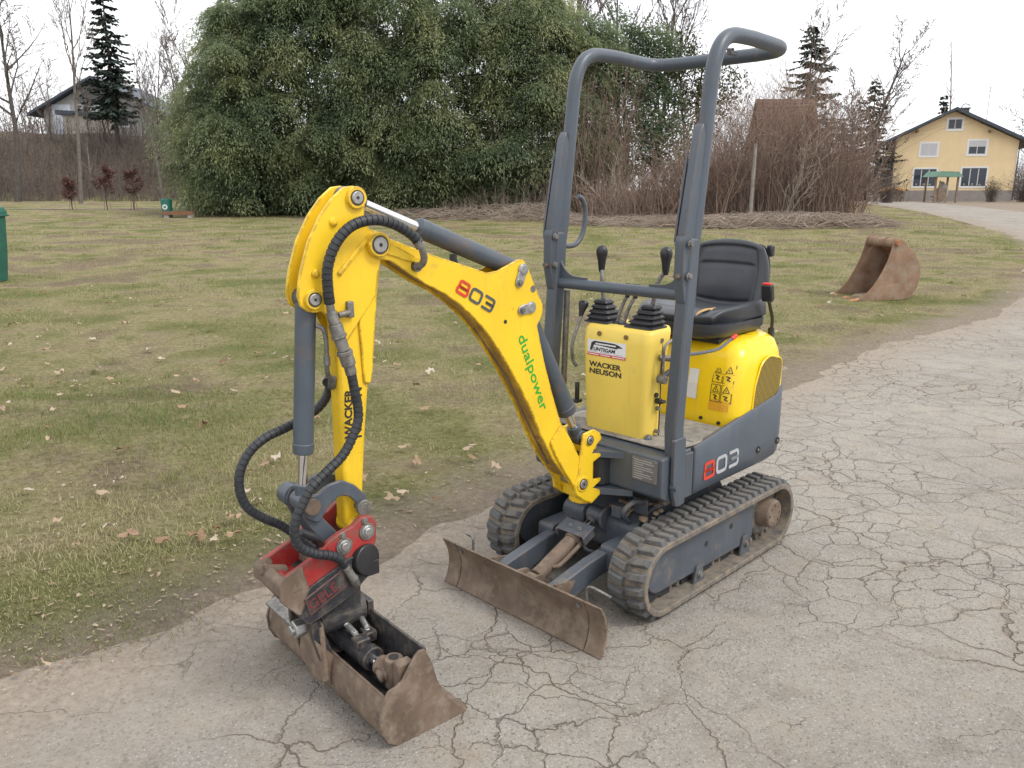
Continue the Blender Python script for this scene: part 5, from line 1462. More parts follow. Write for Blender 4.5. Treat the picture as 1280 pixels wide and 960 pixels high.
P('porch_door', G().span(33.2, 33.75, 78.12, 78.2, .7, 2.6), WOODB)
HY.rotation_euler = (0, 0, R(-19)); HY.scale = (.90, .9, 1)
mast = P('antenna', G().cyl((42.6, 80, 7.0), (42.6, 80, 10.8), .03, n=6).span(42.1, 43.1, 79.99, 80.02, 10.3, 10.33).span(42.25, 42.95, 79.99, 80.02, 9.9, 9.93).span(42.4, 42.8, 79.99, 80.02, 10.6, 10.63), METALG)

HL, PL = gable_house('white_house', 'pale house with broad dark gable on the wooded bank', -48.2, -36.6, 88.0, 10, 6.6, 9.55, 9.5, -42.6, 12.5, WALLW, ROOFB, 1.3, .26)
def wl(xa, xb, za, zb): window(xa, xb, za, zb, 'dark', PL, 88.0)
wl(-44.6, -43.3, 7.9, 8.6); wl(-40.8, -39.6, 8.0, 9.2); wl(-46.9, -46.0, 7.7, 9.0)
PL('gable_cladding', G().prism([(-45.0, 10.4), (-40.2, 10.4), (-42.6, 12.3)], 87.93, 87.99), plain('grey_boards', (.16, .15, .15), .9))
PL('annex_wall', G().span(-45.2, -41.0, 85.8, 88, 6.4, 8.9), plain('beige_render', (.50, .46, .40), .9, vary=.1, scale=1))
PL('annex_roof', G().prism([(-45.7, 8.9), (-40.5, 8.9), (-40.5, 9.1), (-45.7, 9.35)], 85.4, 88), ROOFB)
PL('light_panel', G().span(-47.3, -45.4, 87.9, 87.97, 6.9, 10.1), plain('bright_panel', (.62, .66, .74), .7, vary=.05))
PL('skylight', G().span(-38.6, -38.0, 87.2, 87.3, 10.2, 10.6), WFRAME)

SHD, PS = gable_house('tiled_barn', 'old barn with red clay tile roof behind the brown bushes', 14.7, 17.4, 49.6, 2.2, .2, 4.1, 4.1, 16.0, 4.11, plain('barn_brick', (.22, .11, .08), .95), TILE, .25, .02)
PS('tile_roof', G().prism([(49.2, 4.0), (50.7, 6.65), (52.2, 4.0), (52.2, 4.16), (50.7, 6.83), (49.2, 4.16)], 14.4, 17.8, 'x'), TILE)
g = G()
for k in range(11):
    y = 49.2 + k * .136; z = 4.14 + k * .242
    g.span(14.38, 17.82, y - .03, y + .03, z - .03, z + .035)
PS('tile_course', g, TILE)
PS('barge_board', G().prism([(49.2, 3.9), (50.7, 6.55), (50.7, 6.75), (49.2, 4.1)], 17.8, 17.95, 'x'), SOFFIT)

# garden shelter, firewood, bits at the house
GREENROOF = plain('green_felt_roof', (.14, .25, .19), .8, vary=.15, scale=2)
SHE = empty('garden_shelter', (34.85, 68, tz(34.85, 68)))
tag(SHE, 'small open wooden shelter with green roof before the yellow house', 'shelter')
zz0 = tz(34.85, 68)
PSH = lambda n, g, m_, **k: build(n, g.map(lambda p: p - Vector(SHE.location)), m_, SHE, **k)
for x in (34.0, 35.75):
    for y in (67.2, 68.8): PSH('post', G().span(x - .06, x + .06, y - .06, y + .06, zz0 - .1, zz0 + 2.0), WOODB)
PSH('roof', G().prism([(33.75, zz0 + 1.98), (36.0, zz0 + 1.98), (35.6, zz0 + 2.38), (34.2, zz0 + 2.42)], 66.9, 69.1), GREENROOF)
PSH('trellis', G().span(34.05, 35.0, 67.25, 67.3, zz0 + .05, zz0 + 1.1).span(34.3, 34.4, 67.2, 67.26, zz0, zz0 + 1.7), WOODB)
PSH('stone_column', G().ico((35.0, 68.0, zz0 + .8), .42, 2, (1, 1, 2.0), .25, 3), MASON)
PSH('bench_seat', G().span(34.1, 35.0, 67.6, 68.1, zz0 + .4, zz0 + .48), WOODB)
FW = empty('firewood_pile', (31.7, 70, tz(31.7, 70)))
tag(FW, 'firewood pile under an orange cover by the house corner', 'firewood')
zz1 = tz(31.7, 70)
PFW = lambda n, g, m_, **k: build(n, g.map(lambda p: p - Vector(FW.location)), m_, FW, **k)
for i in range(7):
    for j in range(4): PFW('log', G().cyl((30.9 + i * .26 + .13 * (j % 2), 69.6, zz1 + .12 + j * .2), (30.9 + i * .26 + .13 * (j % 2), 70.5, zz1 + .12 + j * .2), .12, n=8), WOODB)
PFW('cover', G().prism([(30.9, zz1 + .85), (31.6, zz1 + 1.22), (32.7, zz1 + .98), (32.6, zz1 + .86), (31.6, zz1 + 1.08)], 69.4, 70.7), plain('orange_tarp', (.72, .33, .06), .6))
PB = build('plant_pots', G().lathe([(.15, 0), (.2, .4), (.21, .42)], (0, 0, 0), (0, 0, 1), 12).lathe([(.2, 0), (.28, .5), (.29, .52)], (.65, .3, 0), (0, 0, 1), 12), MASON)
PB.location = (29.9, 69.5, tz(29.9, 69.5)); tag(PB, 'pale plant pots standing beside the covered firewood', 'plant pots')

# ================================================================== bins and bench
GREENB = plain('green_plastic', (.015, .105, .075), .5, vary=.25, scale=4, bump=.05)
BN = empty('waste_container', (-9.72, 15.0, 0.0), .05)
tag(BN, 'dark green plastic waste container cut off at the left edge', 'container')
build('container_body', G().loft([[(x, y, z) for x, y in plan(-w_, w_, w_ * .95, .05, (.05, .05), 4)] for z, w_ in ((.0, .30), (.5, .34), (1.16, .375), (1.20, .375))]), GREENB, BN, smooth=40)
build('container_lid', G().loft([[(x, y, z) for x, y in plan(-w_, w_, w_, .06, (.06, .06), 4)] for z, w_ in ((1.20, .395), (1.25, .395), (1.33, .36), (1.38, .25))]), GREENB, BN, smooth=40)
build('container_rim', G().span(-.405, .405, -.395, .395, 1.165, 1.20), GREENB, BN, bevel=.01)
LB_ = empty('litter_bin', (-17.3, 41.7, tz(-17.3, 41.7)))
LB_.scale = (.86, .86, .86)
tag(LB_, 'small green litter bin with white emblem behind the plank bench', 'bin')
build('bin_body', G().lathe([(.27, .0), (.29, .12), (.31, 1.0), (.31, 1.05), (.26, 1.08)], (0, 0, 0), (0, 0, 1), 20), plain('bin_green', (.012, .13, .10), .5, vary=.2, scale=5), LB_)
build('bin_emblem', G().cyl((.02, -.305, .62), (.02, -.32, .62), .15, n=18), WHITE, LB_)
build('bin_emblem', G().cyl((.02, -.32, .62), (.02, -.326, .62), .08, n=14), plain('emblem_green', (.03, .2, .14), .5), LB_)
BE = empty('plank_bench', (-16.55, 41.3, tz(-16.55, 41.3)))
BE.scale = (.84, .84, .84)
tag(BE, 'low wooden plank bench at the far edge of the field', 'bench')
BW = plain('bench_wood', (.20, .095, .05), .8, vary=.25, scale=6)
for k in range(3): build('seat_plank', G().span(-.93, .93, -.22 + k * .16, -.08 + k * .16, .34, .40), BW, BE)
build('front_board', G().span(-.93, .93, -.25, -.225, .20, .39), BW, BE)
for x in (-.7, .7): build('bench_foot', G().span(x - .14, x + .14, -.2, .2, -.05, .34), MASON, BE)

# ================================================================== vegetation
BARK = plain('bark', (.135, .115, .10), .95, vary=.35, scale=5)
BARK_D = plain('bark_dark', (.085, .072, .064), .95, vary=.3, scale=5)
BARK_P = plain('bark_pale', (.24, .215, .19), .95, vary=.35, scale=4)
TWIG = plain('twig', (.135, .105, .088), .95, vary=.3, scale=3, bump=0)

def grow(seed, h, r, lean=(0, 0), spread=.5, levels=4, first=.35, kids=(9, 6, 5, 4), up=.25, ratio=.5, crook=.12):
    """polylines of a bare tree: list of (points (k,3), radii (k), level)"""
    rd = random.Random(seed); out = []
    def branch(p, d, L, r0, lvl):
        n = 7 if lvl == 0 else 5 if lvl < 3 else 3
        pts = [p.copy()]; rad = [r0]; dd = d.copy()
        for i in range(1, n):
            dd = (dd + Vector((rd.gauss(0, 1), rd.gauss(0, 1), rd.gauss(0, .6))) * crook * (1 if lvl else .45) + Vector((0, 0, up * (.2 if lvl else .05)))).normalized()
            pts.append(pts[-1] + dd * L / (n - 1)); rad.append(r0 * (1 - .82 * i / (n - 1)) if lvl or levels < 2 else r0 * (1 - .86 * i / (n - 1)))
        out.append((pts, rad, lvl))
        if lvl >= levels: return
        k = kids[min(lvl, len(kids) - 1)]
        for j in range(k):
            t = (first if lvl == 0 else .18) + (1 - (first if lvl == 0 else .18)) * (j + rd.random()) / k
            f = t * (n - 1); i = min(int(f), n - 2); q = pts[i].lerp(pts[i + 1], f - i)
            tg = (pts[i + 1] - pts[i]).normalized()
            side = tg.orthogonal().normalized(); side.rotate(Matrix.Rotation(rd.uniform(0, 2 * pi), 3, tg))
            a = rd.uniform(.6, 1.25) * spread
            nd = (tg * math.cos(a) + side * math.sin(a)).normalized()
            branch(q, nd, L * ratio * rd.uniform(.6, 1.15) * (1 - .45 * t if lvl == 0 else 1 - .3 * t), max(.006, r0 * (1 - .8 * t) * .62), lvl + 1)
    branch(Vector((0, 0, -.1)), Vector((lean[0], lean[1], 1)).normalized(), h, r, 0)
    return out
def polys(lst, minr=0.0):
    V, F, off = [], [], 0
    byk = {}
    for pts, rad, lvl in lst: byk.setdefault((len(pts), 6 if lvl == 0 else 4 if lvl == 1 else 3), []).append((pts, rad))
    for (k, sd), L in byk.items():
        P_ = np.array([[tuple(p) for p in q[0]] for q in L]); R_ = np.maximum(np.array([q[1] for q in L]), minr)
        v, f = curves(P_, R_, sd); V.append(v); F.append(f + off); off += len(v)
    return np.concatenate(V), np.concatenate(F)
def bare_tree(name, label, loc, h, r, seed, group=None, mat=BARK, minr=.012, **kw):
    T = empty(name, (loc[0], loc[1], tz(*loc))); tag(T, label, 'tree', group)
    L = grow(seed, h, r, **kw)
    v, f = polys([q for q in L if q[2] <= 1], minr); raw_mesh('trunk', v, f, mat, T, True)
    lo = [q for q in L if q[2] > 1]
    if lo: v, f = polys(lo, minr); raw_mesh('crown', v, f, TWIG, T, True)
    return T

# bare trees on the left
gl_ = 'bare trees on the left bank'
bare_tree('bare_tree', 'thick dark bare tree at the left edge of the photo', (-40.9, 69), 18, .24, 1, gl_, BARK_D, .016, spread=.75, first=.3, kids=(14, 8, 6, 3), lean=(.03, 0), ratio=.42)
bare_tree('bare_tree', 'slender bare tree with steep forking branches before the pale house', (-32.1, 62), 16.5, .15, 21, gl_, BARK, .012, spread=.5, first=.4, kids=(11, 7, 5, 4), lean=(.02, 0), ratio=.42, up=.6)
for i, (x, y, h, s_) in enumerate(((-28.2, 74, 13, 4), (-25.6, 75, 15, 5), (-23.6, 73.5, 14, 6), (-30.2, 72, 11, 7), (-27.0, 72, 12, 8))):
    bare_tree('bare_tree', ('thin bare tree to the right of the dark spruce', 'thin bare tree midway between spruce and bamboo', 'thin bare tree close against the left side of the bamboo', 'short bare tree under the right side of the spruce', 'bare tree second left of the bamboo flank')[i], (x, y), h, .13, 30 + s_, gl_, BARK, .014, spread=.5, first=.25, kids=(13, 7, 5, 3), ratio=.40, up=.5)
for i, (x, y, h) in enumerate(((-44.8, 82.5, 6.5), (-41.6, 83.5, 5.5), (-39.2, 82.0, 6.0), (-34.6, 83.0, 7.5))):
    bare_tree('bare_tree', ('bare sapling veiling the left wall of the pale house', 'bare sapling before the annex of the pale house', 'bare sapling under the spruce on the bank', 'bare sapling at the right corner of the pale house')[i], (x, y), h, .08, 140 + i, gl_, BARK_D, .014, spread=.55, first=.15, kids=(9, 5, 4), levels=3, ratio=.45, up=.5)
bare_tree('bare_tree', 'small bare tree left of the pale house', (-47.5, 76), 9, .12, 38, gl_, BARK, .014, spread=.6, first=.25, kids=(9, 6, 4, 3), ratio=.45)
bare_tree('bare_tree', 'many-stemmed bare tree behind the spruce', (-33.0, 79), 9.5, .13, 39, gl_, BARK_D, .014, spread=.6, first=.15, kids=(10, 6, 5, 3), ratio=.5)
bare_tree('bare_tree', 'low twiggy bare tree in front of the pale house', (-36.5, 73), 7.5, .10, 40, gl_, BARK, .013, spread=.6, first=.2, kids=(9, 6, 5, 3), ratio=.45)
# behind the bamboo, centre
gc_ = 'bare trees behind the bamboo'
for i, (x, y, h, s_, sp) in enumerate(((2.8, 52, 15.5, 7, .5), (4.6, 50, 14.5, 8, .55), (6.6, 53, 14.5, 9, .5), (8.9, 52, 13.0, 10, .6), (11.4, 55, 15.0, 15, .4))):
    bare_tree('bare_tree', ('tall bare tree behind the bamboo, nearest its right flank', 'bare tree framed by the left half of the roll bar', 'bare tree framed by the middle of the roll bar', 'spreading bare tree behind the right post of the roll bar', 'thin tall bare tree seen through the roll bar loop')[i], (x, y), h, .2 if i < 4 else .09, 50 + s_, gc_, BARK_D, .013, spread=sp, first=.3, kids=(12, 8, 5, 3), ratio=.45, up=.35)
# right
gr_ = 'bare trees on the right'
bare_tree('bare_tree', 'leaning bare tree with knobbly limbs left of the yellow house', (24.2, 60), 11.0, .22, 61, gr_, BARK_D, .013, spread=.8, first=.25, kids=(16, 9, 6, 3), lean=(.42, 0), ratio=.42)
bare_tree('bare_tree', 'bare tree rising beside the red barn roof', (19.2, 58), 11.5, .15, 62, gr_, BARK, .012, spread=.6, first=.25, kids=(14, 8, 6, 4), lean=(.05, 0), ratio=.42)
bare_tree('bare_tree', 'tall thin bare tree behind the yellow house roof', (49.5, 95), 17.5, .16, 63, gr_, BARK, .016, spread=.4, first=.55, kids=(12, 4, 3), levels=3, ratio=.18, up=.3)
bare_tree('bare_tree', 'bare tree half hidden by the right end of the house', (49.5, 80), 9.0, .16, 64, gr_, BARK, .015, spread=.7, first=.25, kids=(9, 6, 5, 3), ratio=.45)
bare_tree('bare_tree', 'bushy bare tree beside the balcony of the house', (29.6, 72.5), 9.0, .15, 65, gr_, BARK_D, .013, spread=.7, first=.15, kids=(15, 9, 6, 3), ratio=.45)

# ---- conifers
NEEDLE = leafmat('needle', [(0, (.020, .032, .028)), (.5, (.036, .054, .044)), (1, (.065, .085, .065))], rough=.7, tr=.0, clump=.3)
def conifer(name, label, loc, h, rad, seed, bare=.08, tiers=26, z0=None, group=None, gappy=.0):
    T = empty(name, (loc[0], loc[1], tz(*loc) if z0 is None else z0)); tag(T, label, 'tree', group)
    rd = np.random.default_rng(seed)
    raw_mesh('trunk', *curves(np.array([[(0, 0, -.3), (0.02, 0, h * .5), (0, 0, h)]]), np.array([[h * .014, h * .009, .01]]), 6), BARK_D, T, True)
    BR, NV = [], []
    for k in range(tiers * 3):
        t = bare + (1 - bare) * (k + rd.random() * 2.5) / (tiers * 3 + 2.5)
        nb = max(2, int(3.4 * (1 - t) + 1.4))
        for j in range(nb):
            if rd.random() < gappy: continue
            a = rd.uniform(0, 2 * np.pi); L = rad * (1 - t) ** .85 * rd.uniform(.45, 1.15) + .15
            s = np.linspace(0, 1, 6); z = t * h - L * (rd.uniform(.3, .75) * s - rd.uniform(.2, .5) * s ** 2.4) * (1.15 - .7 * t)
            P_ = np.stack([np.cos(a) * L * s, np.sin(a) * L * s, z], -1); BR.append(P_)
            n = int(36 * L / rad * 2) + 6
            q = rd.random(n) ** .75; qi = q * 5; i0 = np.minimum(qi.astype(int), 4); fr = (qi - i0)[:, None]
            b = P_[i0] * (1 - fr) + P_[i0 + 1] * fr
            sd = np.where(rd.random(n) < .5, 1, -1)
            da = a + sd * rd.uniform(.35, 1.2, n)
            ln = rd.uniform(.24, .52, n) * (h / 14) * (1.15 - .5 * q)
            d = np.stack([np.cos(da) * ln, np.sin(da) * ln, -ln * rd.uniform(.15, .75, n)], -1)
            w = np.stack([-np.sin(da), np.cos(da), np.zeros(n)], -1) * (ln * rd.uniform(.16, .28, n))[:, None]
            w[:, 2] += rd.uniform(-.1, .1, n)
            NV.append(np.stack([b, b + d * .55 + w, b + d, b + d * .55 - w], 1))
    v, f = curves(np.array(BR), np.tile(np.array([[.035, .03, .024, .018, .012, .006]]) * (h / 14), (len(BR), 1)), 3)
    tag(raw_mesh('branch_frame', v, f, BARK_D, T), kind='stuff')
    NV = np.concatenate(NV).reshape(-1, 3)
    raw_mesh('crown', NV, np.arange(len(NV)).reshape(-1, 4), NEEDLE, T)
    return T
conifer('spruce_tree', 'tall dark spruce standing before the pale house', (-37.2, 80), 15.8, 3.8, 2, bare=.22, tiers=30, gappy=.12)
conifer('spruce_tree', 'tall spruce behind the red barn roof', (21.4, 62), 12.6, 5.2, 3, tiers=30, gappy=.0)
conifer('spruce_tree', 'dark spruce between barn and yellow house', (33.0, 78), 10.9, 4.4, 4, tiers=28, gappy=.0)
conifer('spruce_tree', 'little spruce tip peeping over the house roof', (50.4, 100), 12.0, 2.2, 5, bare=.3, tiers=20)
conifer('spruce_tree', 'low broad spruce left of the house balcony', (29.6, 76), 7.4, 2.4, 6, tiers=20)

# ---- bamboo thicket
BAMB = leafmat('bamboo_leaf', [(0, (.105, .150, .095)), (.30, (.175, .225, .130)), (.60, (.265, .305, .165)), (.82, (.36, .38, .20)), (1, (.47, .46, .265))], rough=.6, tr=.5, clump=.72, noise_scale=.5)
CULM = plain('bamboo_culm', (.10, .11, .05), .6, vary=.3, scale=2, bump=0)
BT = empty('bamboo_thicket', (-8.0, 46.0, tz(-8, 46))); tag(BT, 'huge dense green bamboo thicket behind the field', 'bamboo')
bz = tz(-8, 46)
rb_ = np.random.default_rng(9)
def btop(x):
    # tall in the middle, stepping down to the left flank
    return np.interp(x, [-17.9, -17.2, -16.2, -14.8, -12.2, -8, -2, 2, 4.6], [5.4, 7.8, 9.5, 10.8, 12.0, 12.8, 12.4, 11.4, 9.4])
def plumes(cx, cy, cz, rad, per, rd, ll=(.12, .26)):
    """feathery domes: narrow leaves hanging off the crown of each plume"""
    n = len(cx); N = n * per
    c = np.repeat(np.stack([cx, cy, cz], -1), per, 0); r = np.repeat(rad, per)
    az = rd.uniform(0, 2 * np.pi, N); q = rd.random(N) ** .62
    sw = np.repeat(rd.uniform(0, 2 * np.pi, n), per)
    # plume: leaves along drooping sprays; several sprays per plume
    spray = rd.integers(0, 11, N); az = spray * 2.4 + sw + rd.normal(0, .20, N)
    q = np.minimum(q, .995); rr = q * r * (1 + .22 * np.sin(spray * 5.1 + sw))
    z = .72 * r * np.sqrt(1 - q * q) - .42 * r * q ** 3 - .25 * r + rd.normal(0, .05, N) * r
    b = c + np.stack([np.cos(az) * rr, np.sin(az) * rr, z], -1) + rd.normal(0, .055, (N, 3)) * r[:, None]
    a2 = az + rd.normal(0, .55, N); pit = -rd.uniform(.05, 1.25, N) * (.25 + .75 * q)
    ln = rd.uniform(ll[0], ll[1], N)
    d = np.stack([np.cos(a2) * np.cos(pit), np.sin(a2) * np.cos(pit), np.sin(pit)], -1) * ln[:, None]
    w = np.stack([-np.sin(a2), np.cos(a2), rd.normal(0, .3, N)], -1) * (ln * .125)[:, None]
    return np.stack([b - w + d * .12, b + w + d * .12, b + d], 1)
loc_ = np.array([-8.0, 46.0, bz])
def front_y(x, z):
    """front of the thicket: foot set back, belly bulging forward, crown leaning away"""
    t = z / btop(x)
    y = 42.3 + 1.3 * np.maximum(0, .22 - t) * 3 + 3.6 * np.maximum(0, t - .42) ** 1.5
    return y + 2.8 * sstep(-14.0, -17.9, x) + 1.6 * sstep(1.5, 4.6, x)
for i in range(7):
    rd = np.random.default_rng(300 + i)
    xa = -17.7 + 22.3 * i / 7; xb = xa + 22.3 / 7
    n = 40
    x = rd.uniform(xa, xb, n); t = rd.random(n) ** .85 * 1.0
    z = .55 + (btop(x) - .7) * t
    y = front_y(x, z) + rd.normal(0, .55, n)
    r = rd.uniform(.8, 1.9, n) * (1.0 - .3 * (t > .85))
    LV = plumes(x, y, z, r, 1550, rd)
    # inner and rear leaves closing the mass
    n2 = 56
    x2 = rd.uniform(xa, xb, n2); t2 = rd.random(n2); z2 = .5 + (btop(x2) - 1.2) * t2
    t2[:14] = rd.random(14) * .12; z2 = .5 + (btop(x2) - 1.2) * t2
    LV2 = plumes(x2, front_y(x2, z2) + rd.uniform(1.6, 4.5, n2), z2, rd.uniform(1.3, 2.0, n2), 360, rd, (.34, .6))
    V = np.concatenate([LV, LV2]).reshape(-1, 3) + np.array([0, 0, bz]) - loc_
    V[:, 2] = np.maximum(V[:, 2], .02)
    raw_mesh('foliage_clump', V, np.arange(len(V)).reshape(-1, 3), BAMB, BT)
nfoot = 260
fx = rb_.uniform(-17.2, 4, nfoot); fy = 43.6 + 4.5 * rb_.random(nfoot) + 2.0 * sstep(-14, -17.5, fx)
s = np.linspace(0, 1, 9)
H_ = btop(fx) * rb_.uniform(.75, .95, nfoot)
C = np.stack([fx[:, None] + rb_.normal(0, .9, nfoot)[:, None] * s ** 2, fy[:, None] + rb_.normal(0, .7, nfoot)[:, None] * s ** 2, H_[:, None] * s], -1) - loc_ + np.array([0, 0, bz])
v, f = curves(C, np.tile(np.linspace(.032, .008, 9), (len(C), 1)), 4)
tag(raw_mesh('culm', v, f, CULM, BT), kind='stuff')
# ivy-dark evergreen mass between bamboo and bushes
EVER = leafmat('evergreen_leaf', [(0, (.075, .115, .078)), (.5, (.14, .19, .11)), (1, (.235, .275, .145))], rough=.5, tr=.45, clump=.5, noise_scale=.6)
def leaf_mass(name, parent, blobs, mat, seed, per, ln=(.16, .34), o=(0, 0, 0), wr=.3):
    rd = np.random.default_rng(seed); Q = []
    for cx, cy, cz, rx, ry, rz in blobs:
        n = int(per * rx * rz)
        u = rd.normal(0, 1, (n, 3)); u /= np.linalg.norm(u, axis=1, keepdims=True)
        rr = (.45 + .6 * rd.random(n) ** .6)[:, None]
        b = np.array([cx, cy, cz]) + u * rr * np.array([rx, ry, rz]) * (1 + .22 * np.sin(u[:, :1] * 7 + u[:, 2:] * 9 + cx))
        az = rd.uniform(0, 2 * np.pi, n); pit = rd.uniform(-1.2, .5, n); l = rd.uniform(ln[0], ln[1], n)
        d = np.stack([np.cos(az) * np.cos(pit), np.sin(az) * np.cos(pit), np.sin(pit)], -1) * l[:, None]
        w = np.stack([-np.sin(az), np.cos(az), rd.normal(0, .4, n)], -1) * (l * wr)[:, None]
        Q.append(np.stack([b, b + d * .45 + w, b + d, b + d * .45 - w], 1))
    Q = np.concatenate(Q).reshape(-1, 3) - np.array(o)
    Q[:, 2] = np.maximum(Q[:, 2], .02)
    return raw_mesh(name, Q, np.arange(len(Q)).reshape(-1, 4), mat, parent)
for nm_, lab_, x, y, blobs, sd in (
        ('evergreen_tree', 'dark ivy-clad evergreen framed by the left half of the roll bar', 6.2, 46.5, [(5.4, 46.5, 8.4, 1.8, 1.3, 2.2), (6.9, 46.8, 7.6, 1.8, 1.3, 2.0), (6.0, 46.0, 5.6, 2.1, 1.4, 1.9), (7.9, 46.6, 5.6, 1.7, 1.2, 1.9), (6.6, 45.4, 3.4, 2.2, 1.3, 1.7), (4.6, 46.0, 6.4, 1.2, 1.1, 2.4), (4.9, 45.2, 3.0, 1.6, 1.2, 1.9), (8.3, 45.4, 3.4, 1.6, 1.2, 1.8), (7.6, 46.4, 8.4, 1.5, 1.2, 1.6)], 31),
        ('evergreen_tree', 'olive green leafy tree behind the right roll bar post', 10.4, 47.5, [(10.0, 47.5, 7.2, 1.7, 1.2, 1.5), (11.6, 47.8, 6.8, 1.5, 1.1, 1.3), (10.3, 47, 5.4, 1.7, 1.2, 1.6), (9.0, 47.2, 8.4, 1.2, 1.0, 1.4)], 32)):
    T = empty(nm_, (x, y, tz(x, y))); tag(T, lab_, 'tree')
    o = (x, y, tz(x, y))
    raw_mesh('trunk', *curves(np.array([[(0, 0, -.1), (.1, 0, 3), (-.1, .1, 6), (.1, 0, 8)]]), np.array([[.22, .17, .1, .03]]), 7), BARK_D, T, True)
    leaf_mass('crown', T, blobs, EVER if sd == 31 else leafmat('olive_leaf', [(0, (.04, .055, .022)), (.5, (.075, .085, .035)), (1, (.14, .125, .055))], rough=.6, tr=.15, clump=.4), sd, 1100 if sd == 31 else 700, (.12, .23), o=(x, y, 0))

# ---- brown thickets (bare stems no one could count)
def brush(n, xf, yf, hf, seed, thick=(.006, .016), bend=.5, k=5, zoff=0.0, branches=2, fan=.25):
    rd = np.random.default_rng(seed)
    x = xf(rd.random(n), rd); y = yf(rd.random(n), rd); h = hf(x, y) * rd.uniform(.45, 1.1, n)
    s = np.linspace(0, 1, k)
    az = rd.uniform(0, 2 * np.pi, n); b = rd.normal(0, bend, n) * h * .5
    wob = np.cumsum(rd.normal(0, .05, (n, k, 2)) * h[:, None, None], 1)
    P_ = np.stack([x[:, None] + np.cos(az)[:, None] * b[:, None] * s ** 1.8 + wob[..., 0], y[:, None] + np.sin(az)[:, None] * b[:, None] * s ** 1.8 + wob[..., 1], terrain(x, y)[:, None] + zoff + h[:, None] * (s - .25 * np.abs(b / (h + .01))[:, None] * s ** 3)], -1)
    r0 = rd.uniform(thick[0], thick[1], n)
    R_ = r0[:, None] * (1 - .75 * s)
    Ps, Rs = [P_], [R_]
    for lv in range(branches):
        q = rd.integers(1, k - 1, n); f_ = rd.random(n)[:, None]
        i = np.arange(n); b0 = P_[i, q] * (1 - f_) + P_[i, q + 1] * f_
        l = h * rd.uniform(.15, .42, n)
        d = rd.normal(0, 1, (n, 3)); d[:, 2] = np.abs(d[:, 2]) + .25; d /= np.linalg.norm(d, axis=1, keepdims=True)
        s2 = np.linspace(0, 1, k)
        Pb = b0[:, None, :] + d[:, None, :] * (l[:, None] * s2)[..., None] + np.cumsum(rd.normal(0, .03, (n, k, 3)) * l[:, None, None], 1)
        Ps.append(Pb); Rs.append(r0[:, None] * .6 * (1 - .7 * s2)[None])
    return curves(np.concatenate(Ps), np.concatenate(Rs), 3)
BRN = leafmat('brush_stem', [(0, (.135, .092, .075)), (.4, (.215, .150, .120)), (.75, (.29, .215, .17)), (1, (.40, .32, .255))], rough=.95, tr=0, clump=.3, noise_scale=.5)
BRN2 = leafmat('dead_straw', [(0, (.17, .13, .105)), (.4, (.26, .205, .165)), (.8, (.36, .295, .24)), (1, (.46, .40, .33))], rough=.95, tr=0, clump=.3, noise_scale=.8)
GRYB = leafmat('bank_stem', [(0, (.085, .068, .06)), (.5, (.14, .112, .10)), (1, (.21, .175, .15))], rough=.95, tr=0, clump=.3, noise_scale=.3)
# the big russet thicket on the right of the machine
hr = lambda x, y: np.interp(x, [3, 5, 8, 10.5, 13.0, 14.8, 16.2], [1.6, 2.0, 3.4, 5.8, 6.6, 5.6, 3.0])
v1, f1 = brush(2700, lambda u, r: 3.2 + 12.4 * u ** .8, lambda u, r: 36 + 6 * u, hr, 1, (.006, .020), .8, 5, 0, 3)
tag(raw_mesh('brown_thicket', v1, f1, BRN), 'russet thicket of bare stems behind the excavator seat', 'thicket', kind='stuff')
# single shrubs standing out in front of the thicket
RUSSET = plain('russet_bark', (.22, .15, .115), .95, vary=.35, scale=4, bump=0)
PALEB = plain('pale_bark', (.31, .26, .21), .95, vary=.3, scale=4, bump=0)
for i, (x, y, h, mt, lab_) in enumerate(((4.4, 37.2, 3.2, PALEB, 'pale bare shrub at the left end of the russet thicket'), (6.6, 36.0, 3.6, RUSSET, 'bare shrub seen between the posts of the roll bar'), (8.9, 35.6, 4.2, RUSSET, 'tall bare shrub just right of the roll bar'), (11.6, 35.6, 3.8, PALEB, 'pale bare shrub right of the grey wooden post'), (14.4, 36.3, 5.6, RUSSET, 'tall bare shrub below the barn roof'), (15.0, 36.2, 3.0, RUSSET, 'low bare shrub at the right end of the thicket'))):
    T = empty('bare_shrub', (x, y, tz(x, y))); tag(T, lab_, 'shrub', 'bare shrubs along the thicket edge')
    for k in range(4):
        L = grow(400 + i * 9 + k, h * random.uniform(.7, 1.05), .03, lean=(random.uniform(-.5, .5), random.uniform(-.3, .3)), spread=.6, first=.2, kids=(7, 5, 3), levels=3, ratio=.42, up=.3, crook=.2)
        v, f = polys(L, .008); raw_mesh('stem', v, f, mt, T, True)
# bare climbers hanging left of the thicket
v1, f1 = brush(260, lambda u, r: 1.8 + 4.2 * u, lambda u, r: 41 + 2.5 * u, lambda x, y: np.full_like(x, 6.8), 2, (.008, .02), .14, 6, 0, 3)
tag(raw_mesh('climber_thicket', v1, f1, BRN), 'tall bare climbing stems hanging in front of the evergreen', 'climbers', kind='stuff')
